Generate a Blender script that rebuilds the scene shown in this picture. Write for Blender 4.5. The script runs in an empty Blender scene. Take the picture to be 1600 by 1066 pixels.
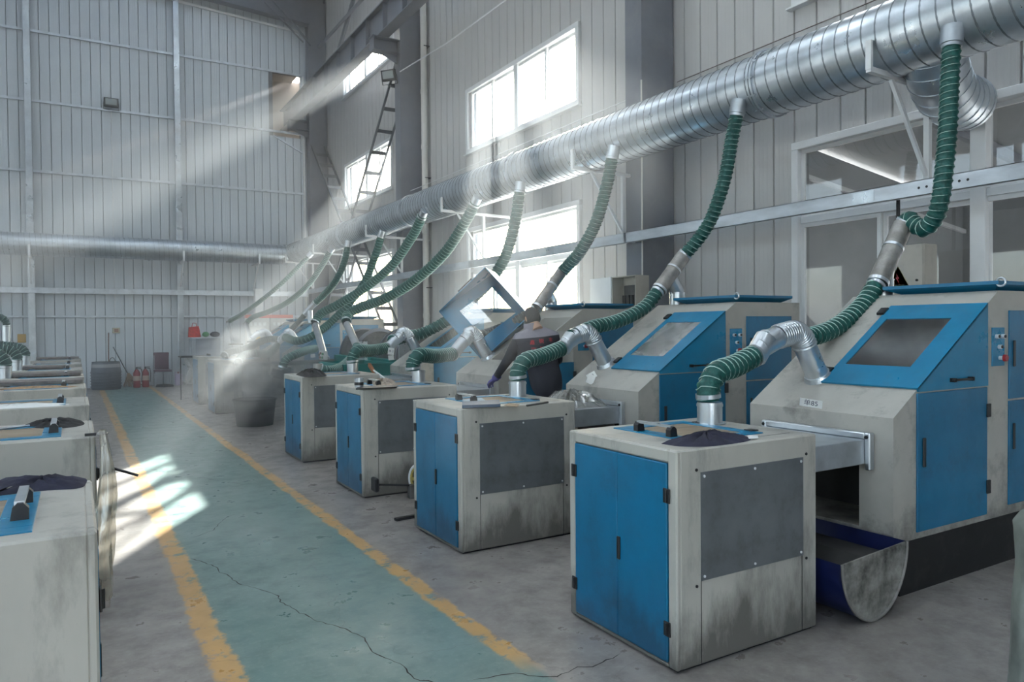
import bpy, bmesh, math, random
from mathutils import Vector, Matrix, Euler
random.seed(7)
sc = bpy.context.scene
COL = sc.collection
PI = math.pi

# ------------------------------------------------------------------ camera
FPX = 1141.0
CAM_H = 1.65
_yaw, _pit, _rol = math.radians(30.85), math.radians(-1.07), math.radians(-0.51)
_B = Matrix(((1, 0, 0), (0, 0, -1), (0, 1, 0)))
_Rp = Matrix.Rotation(_pit, 3, 'X')
_Ry = Matrix.Rotation(-_yaw, 3, 'Z')
_Rr = Matrix.Rotation(_rol, 3, 'Z')
CM = _Ry @ _Rp @ _B @ _Rr
cam = bpy.data.cameras.new('camera')
cam.sensor_width = 36.0
cam.lens = FPX * 36.0 / 1600.0
cam.clip_start = 0.05
cam.clip_end = 500
camo = bpy.data.objects.new('camera', cam)
camo.matrix_world = Matrix.Translation((0, 0, CAM_H)) @ CM.to_4x4()
COL.objects.link(camo)
sc.camera = camo
def ray(x, y):
    return CM @ Vector(((x - 800) / FPX, -(y - 533) / FPX, -1.0))
def at(x, y, X=None, Y=None, Z=None):
    """the point of the hall seen at (x, y) that lies in the given plane"""
    v = ray(x, y)
    t = X / v.x if X is not None else (Y / v.y if Y is not None else (Z - CAM_H) / v.z)
    return Vector((0, 0, CAM_H)) + v * t

# ------------------------------------------------------------------ world, sun, exposure
SUN = Vector((1.118, 1.97, 1.0)).normalized()          # towards the sun
w = bpy.data.worlds.new('sky'); sc.world = w; w.use_nodes = True
nt = w.node_tree; nt.nodes.clear()
sky = nt.nodes.new('ShaderNodeTexSky')
try: sky.sky_type = 'NISHITA'
except Exception: pass
sky.sun_disc = False
sky.sun_elevation = math.asin(SUN.z)
sky.sun_rotation = math.atan2(SUN.x, SUN.y)
sky.air_density = 1.0; sky.dust_density = 3.0; sky.ozone_density = 1.0
bg = nt.nodes.new('ShaderNodeBackground'); bg.inputs['Strength'].default_value = 0.42
mixw = nt.nodes.new('ShaderNodeMix'); mixw.data_type = 'RGBA'; mixw.inputs[0].default_value = 0.30
mixw.inputs[7].default_value = (5.6, 5.7, 5.9, 1)
wo = nt.nodes.new('ShaderNodeOutputWorld')
nt.links.new(sky.outputs[0], mixw.inputs[6]); nt.links.new(mixw.outputs[2], bg.inputs[0]); nt.links.new(bg.outputs[0], wo.inputs[0])
sl = bpy.data.lights.new('sun', 'SUN'); sl.energy = 21.0; sl.angle = math.radians(0.6); sl.color = (1.0, 0.95, 0.88)
so = bpy.data.objects.new('sun', sl); COL.objects.link(so)
so.rotation_euler = SUN.to_track_quat('Z', 'Y').to_euler()
sc.view_settings.view_transform = 'Standard'
sc.view_settings.look = 'None'
sc.view_settings.gamma = 1.0
sc.view_settings.use_curve_mapping = False
sc.view_settings.exposure = 1.68
cy = sc.cycles
cy.use_denoising = True
try: cy.denoiser = 'OPENIMAGEDENOISE'
except Exception: pass
cy.max_bounces = 8; cy.diffuse_bounces = 4; cy.glossy_bounces = 3; cy.transmission_bounces = 4
cy.volume_bounces = 0; cy.transparent_max_bounces = 12
cy.sample_clamp_indirect = 6.0; cy.sample_clamp_direct = 0.0
cy.use_adaptive_sampling = True; cy.adaptive_threshold = 0.03
cy.caustics_reflective = False; cy.caustics_refractive = False

def portal(loc, rot, sx, sy):
    l = bpy.data.lights.new('daylight_portal', 'AREA'); l.shape = 'RECTANGLE'; l.size = sx; l.size_y = sy
    l.cycles.is_portal = True
    o = bpy.data.objects.new('daylight_portal', l); o.location = loc; o.rotation_euler = rot; COL.objects.link(o)

# ------------------------------------------------------------------ materials
MATS = {}
def mat(name, col, rough=0.5, metal=0.0, noise=0.0, nscale=4.0, stretch=(1, 1, 1), bump=0.0, bscale=60.0,
        dirt=None, dirt_amt=0.0, dirt_scale=1.5, grime_h=0.0, rvar=0.0, spec=0.5, col2=None, alpha=1.0, sheen=0.0):
    if name in MATS: return MATS[name]
    m = bpy.data.materials.new(name); m.use_nodes = True
    t = m.node_tree; n = t.nodes; L = t.links
    b = n['Principled BSDF']
    b.inputs['Roughness'].default_value = rough; b.inputs['Metallic'].default_value = metal
    b.inputs['Specular IOR Level'].default_value = spec
    b.inputs['Base Color'].default_value = (*col, 1)
    if sheen: b.inputs['Sheen Weight'].default_value = sheen
    tc = n.new('ShaderNodeTexCoord')
    mp = n.new('ShaderNodeMapping'); mp.inputs['Scale'].default_value = stretch
    L.new(tc.outputs['Object'], mp.inputs[0])
    src = None
    if noise or col2:
        nz = n.new('ShaderNodeTexNoise'); nz.inputs['Scale'].default_value = nscale; nz.inputs['Detail'].default_value = 6
        nz.inputs['Roughness'].default_value = 0.62
        L.new(mp.outputs[0], nz.inputs['Vector'])
        mx = n.new('ShaderNodeMix'); mx.data_type = 'RGBA'
        c2 = col2 if col2 else tuple(max(0, c * (1 - noise)) for c in col)
        c1 = col if col2 else tuple(min(1, c * (1 + noise * .5)) for c in col)
        mx.inputs[6].default_value = (*c1, 1); mx.inputs[7].default_value = (*c2, 1)
        rp = n.new('ShaderNodeMapRange'); rp.inputs[1].default_value = .35; rp.inputs[2].default_value = .68
        L.new(nz.outputs['Fac'], rp.inputs[0]); L.new(rp.outputs[0], mx.inputs[0])
        src = mx.outputs[2]
        if rvar:
            rr = n.new('ShaderNodeMapRange'); rr.inputs[1].default_value = .3; rr.inputs[2].default_value = .7
            rr.inputs[3].default_value = max(.02, rough - rvar); rr.inputs[4].default_value = min(1, rough + rvar)
            L.new(nz.outputs['Fac'], rr.inputs[0]); L.new(rr.outputs[0], b.inputs['Roughness'])
    if dirt:
        dn = n.new('ShaderNodeTexNoise'); dn.inputs['Scale'].default_value = dirt_scale; dn.inputs['Detail'].default_value = 10
        dn.inputs['Roughness'].default_value = .7
        L.new(mp.outputs[0], dn.inputs['Vector'])
        fac = dn.outputs['Fac']
        mr = n.new('ShaderNodeMapRange'); mr.inputs[1].default_value = .52; mr.inputs[2].default_value = .78; mr.inputs[4].default_value = dirt_amt
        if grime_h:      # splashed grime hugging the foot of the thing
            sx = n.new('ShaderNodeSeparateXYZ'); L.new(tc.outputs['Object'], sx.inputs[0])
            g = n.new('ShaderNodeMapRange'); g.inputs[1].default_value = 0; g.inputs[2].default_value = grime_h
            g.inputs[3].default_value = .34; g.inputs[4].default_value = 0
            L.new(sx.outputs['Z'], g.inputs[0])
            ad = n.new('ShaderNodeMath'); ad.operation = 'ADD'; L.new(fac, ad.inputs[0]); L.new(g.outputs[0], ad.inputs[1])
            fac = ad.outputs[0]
        L.new(fac, mr.inputs[0])
        m2 = n.new('ShaderNodeMix'); m2.data_type = 'RGBA'
        L.new(mr.outputs[0], m2.inputs[0])
        if src: L.new(src, m2.inputs[6])
        else: m2.inputs[6].default_value = (*col, 1)
        m2.inputs[7].default_value = (*dirt, 1)
        src = m2.outputs[2]
    if src: L.new(src, b.inputs['Base Color'])
    if bump:
        bn = n.new('ShaderNodeTexNoise'); bn.inputs['Scale'].default_value = bscale; bn.inputs['Detail'].default_value = 4
        L.new(mp.outputs[0], bn.inputs['Vector'])
        bp = n.new('ShaderNodeBump'); bp.inputs['Strength'].default_value = bump; bp.inputs['Distance'].default_value = .01
        L.new(bn.outputs['Fac'], bp.inputs['Height']); L.new(bp.outputs[0], b.inputs['Normal'])
    MATS[name] = m
    return m

def ribbed(name, col, axis, pitch, rough=.45, dirt=(.25, .22, .2), da=.25):
    """coated sandwich panel: fine pressed ribs and faint stains"""
    m = mat(name, col, rough, noise=.10, nscale=.8, stretch=(1, 1, .25), dirt=dirt, dirt_amt=da, dirt_scale=1.2)
    t = m.node_tree; n = t.nodes; L = t.links; b = n['Principled BSDF']
    tc = n.new('ShaderNodeTexCoord'); wv = n.new('ShaderNodeTexWave'); wv.wave_type = 'BANDS'; wv.bands_direction = axis
    wv.inputs['Scale'].default_value = 1.0 / pitch / (20 / (2 * PI)) * 1.0
    wv.inputs['Detail'].default_value = 0
    L.new(tc.outputs['Object'], wv.inputs[0])
    rp = n.new('ShaderNodeMapRange'); rp.inputs[1].default_value = .7; rp.inputs[2].default_value = .95
    L.new(wv.outputs['Fac'], rp.inputs[0])
    bp = n.new('ShaderNodeBump'); bp.inputs['Strength'].default_value = .3; bp.inputs['Distance'].default_value = .004
    L.new(rp.outputs[0], bp.inputs['Height']); L.new(bp.outputs[0], b.inputs['Normal'])
    return m

def two_sided_glass(name, tint=(.92, .96, .97), refl=.10, dirt=0.0, dcol=(.75, .76, .74), rough=.02):
    if name in MATS: return MATS[name]
    m = bpy.data.materials.new(name); m.use_nodes = True
    t = m.node_tree; n = t.nodes; L = t.links; n.clear()
    o = n.new('ShaderNodeOutputMaterial'); tr = n.new('ShaderNodeBsdfTransparent'); tr.inputs[0].default_value = (*tint, 1)
    gl = n.new('ShaderNodeBsdfGlossy'); gl.inputs['Roughness'].default_value = rough
    fr = n.new('ShaderNodeFresnel'); fr.inputs[0].default_value = 1.45
    mr = n.new('ShaderNodeMath'); mr.operation = 'MULTIPLY_ADD'; mr.inputs[1].default_value = 1.0; mr.inputs[2].default_value = refl * .3
    L.new(fr.outputs[0], mr.inputs[0])
    ge = n.new('ShaderNodeNewGeometry'); nb = n.new('ShaderNodeMath'); nb.operation = 'SUBTRACT'; nb.inputs[0].default_value = 1.0
    L.new(ge.outputs['Backfacing'], nb.inputs[1]); mm = n.new('ShaderNodeMath'); mm.operation = 'MULTIPLY'
    L.new(mr.outputs[0], mm.inputs[0]); L.new(nb.outputs[0], mm.inputs[1]); mr = mm
    mx = n.new('ShaderNodeMixShader'); L.new(mr.outputs[0], mx.inputs[0]); L.new(tr.outputs[0], mx.inputs[1]); L.new(gl.outputs[0], mx.inputs[2])
    last = mx.outputs[0]
    if dirt:
        df = n.new('ShaderNodeBsdfDiffuse'); df.inputs[0].default_value = (*dcol, 1)
        nz = n.new('ShaderNodeTexNoise'); nz.inputs['Scale'].default_value = 3; nz.inputs['Detail'].default_value = 8
        tc = n.new('ShaderNodeTexCoord'); L.new(tc.outputs['Object'], nz.inputs['Vector'])
        rp = n.new('ShaderNodeMapRange'); rp.inputs[1].default_value = .3; rp.inputs[2].default_value = .75; rp.inputs[4].default_value = dirt
        L.new(nz.outputs['Fac'], rp.inputs[0])
        m2 = n.new('ShaderNodeMixShader'); L.new(rp.outputs[0], m2.inputs[0]); L.new(last, m2.inputs[1]); L.new(df.outputs[0], m2.inputs[2])
        last = m2.outputs[0]
    L.new(last, o.inputs[0])
    MATS[name] = m
    return m

PANEL = ribbed('coated_panel', (.60, .64, .68), 'X', .05)
PANEL_S = ribbed('coated_panel_side', (.56, .55, .54), 'Y', .06)
BACKER = mat('joint_backing', (.19, .195, .21), .8)  # backing slab, darker than the panels, showing in their joints
STEEL = mat('painted_column', (.185, .195, .225), .5, noise=.15, nscale=2, dirt=(.32, .30, .28), dirt_amt=.4, dirt_scale=2.5)
GALV = mat('galvanized', (.58, .62, .66), .34, .85, noise=.22, nscale=3, rvar=.10, bump=.02, bscale=5)
GALVR = mat('galvanized_rail', (.66, .70, .75), .42, .55, noise=.22, nscale=5, rvar=.1, stretch=(1, .3, 1))
GALV_D = mat('galvanized_dusty', (.34, .32, .30), .55, .55, noise=.35, nscale=7, rvar=.1, dirt=(.28, .25, .22), dirt_amt=.7, dirt_scale=4)
PIPE = mat('galvanized_pipe', (.62, .65, .68), .30, .92, noise=.10, nscale=5, rvar=.04)
FRAME = mat('window_frame_paint', (.78, .79, .80), .4, noise=.06, nscale=3)
PVC = mat('cream_pvc', (.72, .70, .66), .4, noise=.06)
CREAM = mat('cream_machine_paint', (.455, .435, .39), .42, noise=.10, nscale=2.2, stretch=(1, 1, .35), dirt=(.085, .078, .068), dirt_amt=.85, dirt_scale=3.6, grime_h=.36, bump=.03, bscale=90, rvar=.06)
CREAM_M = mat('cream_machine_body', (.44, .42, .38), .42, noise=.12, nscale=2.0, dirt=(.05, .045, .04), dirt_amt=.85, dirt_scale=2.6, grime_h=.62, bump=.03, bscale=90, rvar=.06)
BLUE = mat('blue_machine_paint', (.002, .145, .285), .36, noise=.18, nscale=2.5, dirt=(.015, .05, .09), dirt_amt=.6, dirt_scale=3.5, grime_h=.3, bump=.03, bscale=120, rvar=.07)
BLUE_L = mat('blue_lid_paint', (.006, .20, .37), .32, noise=.15, nscale=3, dirt=(.10, .12, .13), dirt_amt=.45, dirt_scale=4, rvar=.08)
ZINC = mat('zinc_sheet', (.21, .225, .24), .42, .55, noise=.22, nscale=2.5, dirt=(.13, .12, .11), dirt_amt=.5, dirt_scale=5, rvar=.08)
BLACK = mat('black_plastic', (.012, .012, .014), .4)
PLINTH = mat('black_plinth', (.010, .010, .011), .6, noise=.3, dirt=(.06, .055, .05), dirt_amt=.6, dirt_scale=6)
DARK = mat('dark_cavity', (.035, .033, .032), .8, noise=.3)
WIRE = mat('hose_wire', (.42, .58, .52), .4, .2)
HOSE = mat('green_hose_cloth', (.005, .088, .074), .5, noise=.35, nscale=24, bump=.5, bscale=55)
HOSE_D = mat('dusty_hose_cloth', (.10, .125, .115), .75, noise=.4, nscale=14, bump=.5, bscale=55)
WIRE_D = mat('dusty_wire', (.25, .27, .26), .6)
WOOD = mat('plywood', (.30, .23, .16), .6, noise=.5, nscale=5, stretch=(.3, 3, 1))
RAG = mat('navy_cloth', (.022, .022, .045), .9, noise=.4, nscale=9, bump=.4, bscale=30)
RAGB = mat('black_cloth', (.012, .011, .013), .9, noise=.4, nscale=9, bump=.4, bscale=30)
PAPER = mat('white_paper', (.80, .80, .78), .7)
RED = mat('red_enamel', (.30, .012, .018), .35)
TEAL = mat('teal_machine_paint', (.0, .20, .18), .4, noise=.2, nscale=3, dirt=(.05, .08, .08), dirt_amt=.4)
GLASS = two_sided_glass('window_glass', dirt=.05)
GLASS_D = two_sided_glass('dusty_window_glass', (.80, .83, .85), refl=.25, dirt=.10, dcol=(.5, .5, .5))
REFLGLASS = two_sided_glass('painted_reflection_glass', (.5, .5, .5), refl=1.5, dirt=.8, dcol=(.52, .52, .52), rough=.18)  # whitish diffuse noise painted in for a bright reflection on the lid glass
LIDGLASS = two_sided_glass('smoky_lid_glass', (.42, .40, .38), refl=.9, dirt=.45, dcol=(.16, .145, .135), rough=.12)

# ------------------------------------------------------------------ mesh helpers
class MB:
    def __init__(self): self.v = []; self.f = []; self.sm = []
    def add(self, vs, fs, smooth=False):
        o = len(self.v); self.v += [tuple(x) for x in vs]; self.f += [tuple(i + o for i in f) for f in fs]; self.sm += [smooth] * len(fs)
        return self
    def box(self, x0, x1, y0, y1, z0, z1, bev=0.0, M=None):
        x0, x1 = min(x0, x1), max(x0, x1); y0, y1 = min(y0, y1), max(y0, y1); z0, z1 = min(z0, z1), max(z0, z1)
        if bev > 0:
            b = min(bev, (x1 - x0) * .45, (y1 - y0) * .45, (z1 - z0) * .45)
            vs = []
            for sx in (0, 1):
                for sy in (0, 1):
                    for sz in (0, 1):
                        X = (x0, x1)[sx]; Y = (y0, y1)[sy]; Z = (z0, z1)[sz]
                        ix = X + (b if sx == 0 else -b); iy = Y + (b if sy == 0 else -b); iz = Z + (b if sz == 0 else -b)
                        vs += [(X, iy, iz), (ix, Y, iz), (ix, iy, Z)]
            def k(a, c, d, w_): return (a * 4 + c * 2 + d) * 3 + w_
            fs = [(k(0,0,0,0),k(0,0,1,0),k(0,1,1,0),k(0,1,0,0)), (k(1,0,0,0),k(1,1,0,0),k(1,1,1,0),k(1,0,1,0)),
                  (k(0,0,0,1),k(1,0,0,1),k(1,0,1,1),k(0,0,1,1)), (k(0,1,0,1),k(0,1,1,1),k(1,1,1,1),k(1,1,0,1)),
                  (k(0,0,0,2),k(0,1,0,2),k(1,1,0,2),k(1,0,0,2)), (k(0,0,1,2),k(1,0,1,2),k(1,1,1,2),k(0,1,1,2))]
            for c in (0, 1):
                for d in (0, 1):
                    fs.append((k(0,c,d,1),k(0,c,d,2),k(1,c,d,2),k(1,c,d,1)))
                    fs.append((k(c,0,d,0),k(c,0,d,2),k(c,1,d,2),k(c,1,d,0)))
                    fs.append((k(c,d,0,0),k(c,d,0,1),k(c,d,1,1),k(c,d,1,0)))
            for i in range(8): fs.append((i * 3, i * 3 + 1, i * 3 + 2))
        else:
            vs = [(x0,y0,z0),(x1,y0,z0),(x1,y1,z0),(x0,y1,z0),(x0,y0,z1),(x1,y0,z1),(x1,y1,z1),(x0,y1,z1)]
            fs = [(0,3,2,1),(4,5,6,7),(0,1,5,4),(1,2,6,5),(2,3,7,6),(3,0,4,7)]
        if M is not None: vs = [M @ Vector(v) for v in vs]
        return self.add(vs, fs)
    def bar(self, a, b, w_, h, up=(0, 0, 1), bev=0):
        a = Vector(a); b = Vector(b); d = (b - a); L = d.length; d.normalize()
        u = Vector(up); s = d.cross(u)
        if s.length < 1e-4: s = d.cross(Vector((1, 0, 0)))
        s.normalize(); u = s.cross(d)
        M = Matrix((( d.x, s.x, u.x, a.x), (d.y, s.y, u.y, a.y), (d.z, s.z, u.z, a.z), (0, 0, 0, 1)))
        return self.box(0, L, -w_ / 2, w_ / 2, -h / 2, h / 2, bev, M)
    def prism(self, poly, a0, a1, axis='Y'):
        """poly in the plane across axis; axis Y: (x,z), X: (y,z), Z: (x,y)"""
        n = len(poly); vs = []
        for a in (a0, a1):
            for p, q in poly:
                vs.append({'Y': (p, a, q), 'X': (a, p, q), 'Z': (p, q, a)}[axis])
        fs = [tuple(range(n)), tuple(range(2 * n - 1, n - 1, -1))] + [(i, i + n, (i + 1) % n + n, (i + 1) % n) for i in range(n)]
        return self.add(vs, fs)
    def cyl(self, a, b, r, r2=None, seg=20, caps=True, smooth=True):
        r2 = r if r2 is None else r2
        return self.tube([a, b], [r, r2], seg, caps, smooth)
    def tube(self, pts, rs, seg=12, caps=True, smooth=True):
        fr = frames(pts); n = len(pts)
        if not hasattr(rs, '__len__'): rs = [rs] * n
        vs = []; fs = []
        for i, p in enumerate(pts):
            p = Vector(p); u, v = fr[i]
            for k in range(seg):
                t = 2 * PI * k / seg
                vs.append(p + (u * math.cos(t) + v * math.sin(t)) * rs[i])
        for i in range(n - 1):
            for k in range(seg):
                k2 = (k + 1) % seg
                fs.append((i * seg + k, i * seg + k2, (i + 1) * seg + k2, (i + 1) * seg + k))
        self.add(vs, fs, smooth)
        if caps:
            o = len(self.v)
            self.v += [tuple(q) for q in vs[:seg]] + [tuple(q) for q in vs[-seg:]]
            self.f.append(tuple(o + k for k in range(seg - 1, -1, -1))); self.sm.append(False)
            self.f.append(tuple(o + seg + k for k in range(seg))); self.sm.append(False)
        return self
    def sphere(self, c, r, seg=14, rings=9, sc3=(1, 1, 1)):
        c = Vector(c); vs = []; fs = []
        for i in range(rings + 1):
            ph = PI * i / rings
            for k in range(seg):
                t = 2 * PI * k / seg
                vs.append(c + Vector((math.sin(ph) * math.cos(t) * sc3[0], math.sin(ph) * math.sin(t) * sc3[1], math.cos(ph) * sc3[2])) * r)
        for i in range(rings):
            for k in range(seg):
                k2 = (k + 1) % seg
                fs.append((i * seg + k, (i + 1) * seg + k, (i + 1) * seg + k2, i * seg + k2))
        return self.add(vs, fs, True)
    def mesh(self, name, m):
        me = bpy.data.meshes.new(name); me.from_pydata(self.v, [], self.f)
        me.polygons.foreach_set('use_smooth', self.sm)
        if m: me.materials.append(m)
        me.update(); me.validate()
        bm = bmesh.new(); bm.from_mesh(me); bmesh.ops.recalc_face_normals(bm, faces=bm.faces); bm.to_mesh(me); bm.free()
        return me
    def build(self, name, m, parent=None, loc=(0, 0, 0), rot=(0, 0, 0)):
        return link(name, self.mesh(name, m), parent, loc, rot)
def link(name, me, parent=None, loc=(0, 0, 0), rot=(0, 0, 0)):
    o = bpy.data.objects.new(name, me); COL.objects.link(o)
    o.location = loc; o.rotation_euler = rot
    if parent: o.parent = parent
    return o
def frames(pts):
    pts = [Vector(p) for p in pts]; n = len(pts); T = []
    for i in range(n):
        d = pts[min(i + 1, n - 1)] - pts[max(i - 1, 0)]
        T.append(d.normalized() if d.length > 1e-9 else Vector((0, 0, 1)))
    u = T[0].cross(Vector((0, 0, 1)))
    if u.length < 1e-3: u = T[0].cross(Vector((0, 1, 0)))
    u.normalize(); out = []
    for i in range(n):
        u = (u - T[i] * u.dot(T[i]))
        u.normalize(); out.append((u.copy(), T[i].cross(u)))
    return out
def spline(pts, step):
    pts = [Vector(p) for p in pts]
    P = [pts[0] * 2 - pts[1]] + pts + [pts[-1] * 2 - pts[-2]]
    fine = []
    for i in range(1, len(P) - 2):
        a, b, c, d = P[i - 1:i + 3]
        for k in range(24):
            t = k / 24
            fine.append(.5 * ((2 * b) + (c - a) * t + (2 * a - 5 * b + 4 * c - d) * t * t + (3 * b - a - 3 * c + d) * t ** 3))
    fine.append(pts[-1])
    L = [0]
    for i in range(1, len(fine)): L.append(L[-1] + (fine[i] - fine[i - 1]).length)
    n = max(2, int(round(L[-1] / step))); out = []; j = 0
    for i in range(n + 1):
        s = L[-1] * i / n
        while j < len(L) - 2 and L[j + 1] < s: j += 1
        t = (s - L[j]) / max(1e-9, L[j + 1] - L[j])
        out.append(fine[j].lerp(fine[j + 1], min(1, max(0, t))))
    return out, L[-1]
def empty(name, loc=(0, 0, 0), rotz=0, label=None, cat=None, group=None):
    o = bpy.data.objects.new(name, None); COL.objects.link(o); o.location = loc; o.rotation_euler = (0, 0, rotz)
    o.empty_display_size = .1
    return tag(o, label, cat, group)
def tag(o, label=None, cat=None, group=None, kind=None):
    if label: o['label'] = label
    if cat: o['category'] = cat
    if group: o['group'] = group
    if kind: o['kind'] = kind
    return o
def copy_tree(o, parent=None):
    c = o.copy(); COL.objects.link(c)
    if parent is not None: c.parent = parent
    for ch in [x for x in bpy.data.objects if x.parent == o]: copy_tree(ch, c)
    return c
def text(name, s, size, m, parent, loc, rot, ext=.0005, align='CENTER'):
    cu = bpy.data.curves.new(name, 'FONT'); cu.body = s; cu.size = size; cu.extrude = ext; cu.align_x = align; cu.align_y = 'CENTER'
    cu.materials.append(m)
    tmp = bpy.data.objects.new(name, cu); COL.objects.link(tmp)
    dg = bpy.context.evaluated_depsgraph_get(); me = bpy.data.meshes.new_from_object(tmp.evaluated_get(dg)); bpy.data.objects.remove(tmp)
    o = bpy.data.objects.new(name, me); COL.objects.link(o); o.location = loc; o.rotation_euler = rot
    if parent: o.parent = parent
    return o

# ================================================================== THE SETTING
WX, WY, WL, WF, HZ = 7.3, 24.4, -11.0, -7.0, 12.6     # right wall, back wall, left wall, front wall, eaves

def floor_material():
    m = bpy.data.materials.new('painted_concrete'); m.use_nodes = True
    t = m.node_tree; n = t.nodes; L = t.links; b = n['Principled BSDF']
    tc = n.new('ShaderNodeTexCoord'); sep = n.new('ShaderNodeSeparateXYZ'); L.new(tc.outputs['Object'], sep.inputs[0])
    def noise(scale, detail=6, rough=.6, vec=None):
        z = n.new('ShaderNodeTexNoise'); z.inputs['Scale'].default_value = scale; z.inputs['Detail'].default_value = detail
        z.inputs['Roughness'].default_value = rough; L.new(vec or tc.outputs['Object'], z.inputs['Vector']); return z.outputs['Fac']
    def math_(op, a, b_=None, c=None):
        z = n.new('ShaderNodeMath'); z.operation = op
        for i, q in enumerate((a, b_, c)):
            if q is None: continue
            if isinstance(q, (int, float)): z.inputs[i].default_value = q
            else: L.new(q, z.inputs[i])
        return z.outputs[0]
    def rng(v, a, b_, c=0, d=1):
        z = n.new('ShaderNodeMapRange'); z.inputs[1].default_value = a; z.inputs[2].default_value = b_; z.inputs[3].default_value = c; z.inputs[4].default_value = d
        L.new(v, z.inputs[0]); return z.outputs[0]
    def mix(f, a, b_):
        z = n.new('ShaderNodeMix'); z.data_type = 'RGBA'
        L.new(f, z.inputs[0]) if not isinstance(f, float) else setattr(z.inputs[0], 'default_value', f)
        for i, q in ((6, a), (7, b_)):
            if isinstance(q, tuple): z.inputs[i].default_value = (*q, 1)
            else: L.new(q, z.inputs[i])
        return z.outputs[2]
    big = noise(.9, 8, .6); mid = noise(4.5, 8, .65); fine = noise(26, 8, .7); edge = noise(9, 8, .75); edgeb = noise(1.3, 3)
    # ragged x coordinate for the hand-painted lane
    rag = math_('ADD', sep.outputs['X'], math_('ADD', math_('MULTIPLY', math_('SUBTRACT', edge, .5), .11), math_('MULTIPLY', math_('SUBTRACT', edgeb, .5), .10)))
    conc = mix(rng(big, .35, .65), (.34, .31, .285), (.24, .215, .20))
    conc = mix(rng(mid, .42, .75, 0, .75), conc, (.13, .115, .105))
    conc = mix(rng(fine, .5, .8, 0, .35), conc, (.45, .43, .41))
    grn = mix(rng(big, .3, .7), (.105, .19, .175), (.19, .27, .255))
    grn = mix(rng(mid, .5, .8, 0, .55), grn, (.08, .125, .115))
    grn = mix(rng(fine, .52, .8, 0, .35), grn, (.34, .40, .40))
    inl = math_('MULTIPLY', rng(rag, .58, .61), rng(rag, 1.86, 1.89, 1, 0))
    col = mix(inl, conc, grn)
    yel = mix(rng(mid, .4, .8, 0, .5), (.56, .33, .12), (.38, .26, .15))
    for x0, x1 in ((.535, .665), (1.80, 1.91)):
        f = math_('MULTIPLY', rng(rag, x0 - .01, x0 + .012), rng(rag, x1 - .012, x1 + .01, 1, 0))
        f = math_('MULTIPLY', f, rng(noise(5.5, 9, .75), .40, .47))
        far = rng(sep.outputs['Y'], 2.9, 3.15)
        if x0 > 1: f = math_('MULTIPLY', f, far)
        col = mix(f, col, yel)
    # small dark hairline crazing
    vo = n.new('ShaderNodeTexVoronoi'); vo.feature = 'DISTANCE_TO_EDGE'; vo.inputs['Scale'].default_value = .42
    dist = n.new('ShaderNodeVectorMath'); dist.operation = 'ADD'
    nz3 = n.new('ShaderNodeTexNoise'); nz3.inputs['Scale'].default_value = 1.6; nz3.inputs['Detail'].default_value = 8
    L.new(tc.outputs['Object'], nz3.inputs['Vector'])
    sc_ = n.new('ShaderNodeVectorMath'); sc_.operation = 'SCALE'; sc_.inputs[3].default_value = .9; L.new(nz3.outputs['Color'], sc_.inputs[0])
    L.new(tc.outputs['Object'], dist.inputs[0]); L.new(sc_.outputs[0], dist.inputs[1]); L.new(dist.outputs[0], vo.inputs['Vector'])
    crk = rng(vo.outputs['Distance'], 0.0, .003, .22, 0)
    col = mix(crk, col, (.06, .055, .05))
    L.new(col, b.inputs['Base Color'])
    L.new(rng(mid, .3, .75, .22, .55), b.inputs['Roughness'])
    b.inputs['Specular IOR Level'].default_value = .5
    bp = n.new('ShaderNodeBump'); bp.inputs['Strength'].default_value = .25; bp.inputs['Distance'].default_value = .004
    L.new(fine, bp.inputs['Height']); L.new(bp.outputs[0], b.inputs['Normal'])
    return m
fl = tag(MB().box(WL, WX + .2, WF, WY + .2, -.15, 0).build('floor', floor_material()), kind='structure')

# long cracks with their own shape: jagged slivers in the floor paint
CRACK = mat('crack_dark', (.035, .03, .028), .9)  # plain dark colour of the cracks
def crack(pix, wd):
    pts = [at(x, y, Z=0) for x, y in pix]
    p, L = spline(pts, .035); r = random.Random(len(pix))
    vs = []; fs = []
    off = 0
    for i, q in enumerate(p):
        d = (p[min(i + 1, len(p) - 1)] - p[max(i - 1, 0)]).normalized(); s = Vector((-d.y, d.x, 0))
        off = off * .7 + r.uniform(-.012, .012)
        ww = wd * r.uniform(.3, 1.3) * (.25 if i in (0, len(p) - 1) else 1)
        vs += [q + s * (off + ww) + Vector((0, 0, .0012)), q + s * (off - ww) + Vector((0, 0, .0012))]
    fs = [(2 * i, 2 * i + 1, 2 * i + 3, 2 * i + 2) for i in range(len(p) - 1)]
    MB().add(vs, fs).build('crack', CRACK, fl)
crack([(300, 873), (335, 885), (365, 908), (400, 920), (430, 930), (445, 945), (480, 962), (520, 978), (555, 993), (580, 1013), (592, 1022), (625, 1036), (645, 1058), (690, 1068)], .0035)
crack([(310, 745), (345, 752), (385, 757), (430, 750)], .003)
crack([(296, 841), (330, 830), (352, 812), (371, 803)], .003)
crack([(740, 1064), (800, 1052), (860, 1060), (900, 1045), (935, 1040), (970, 1022)], .0035)

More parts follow.
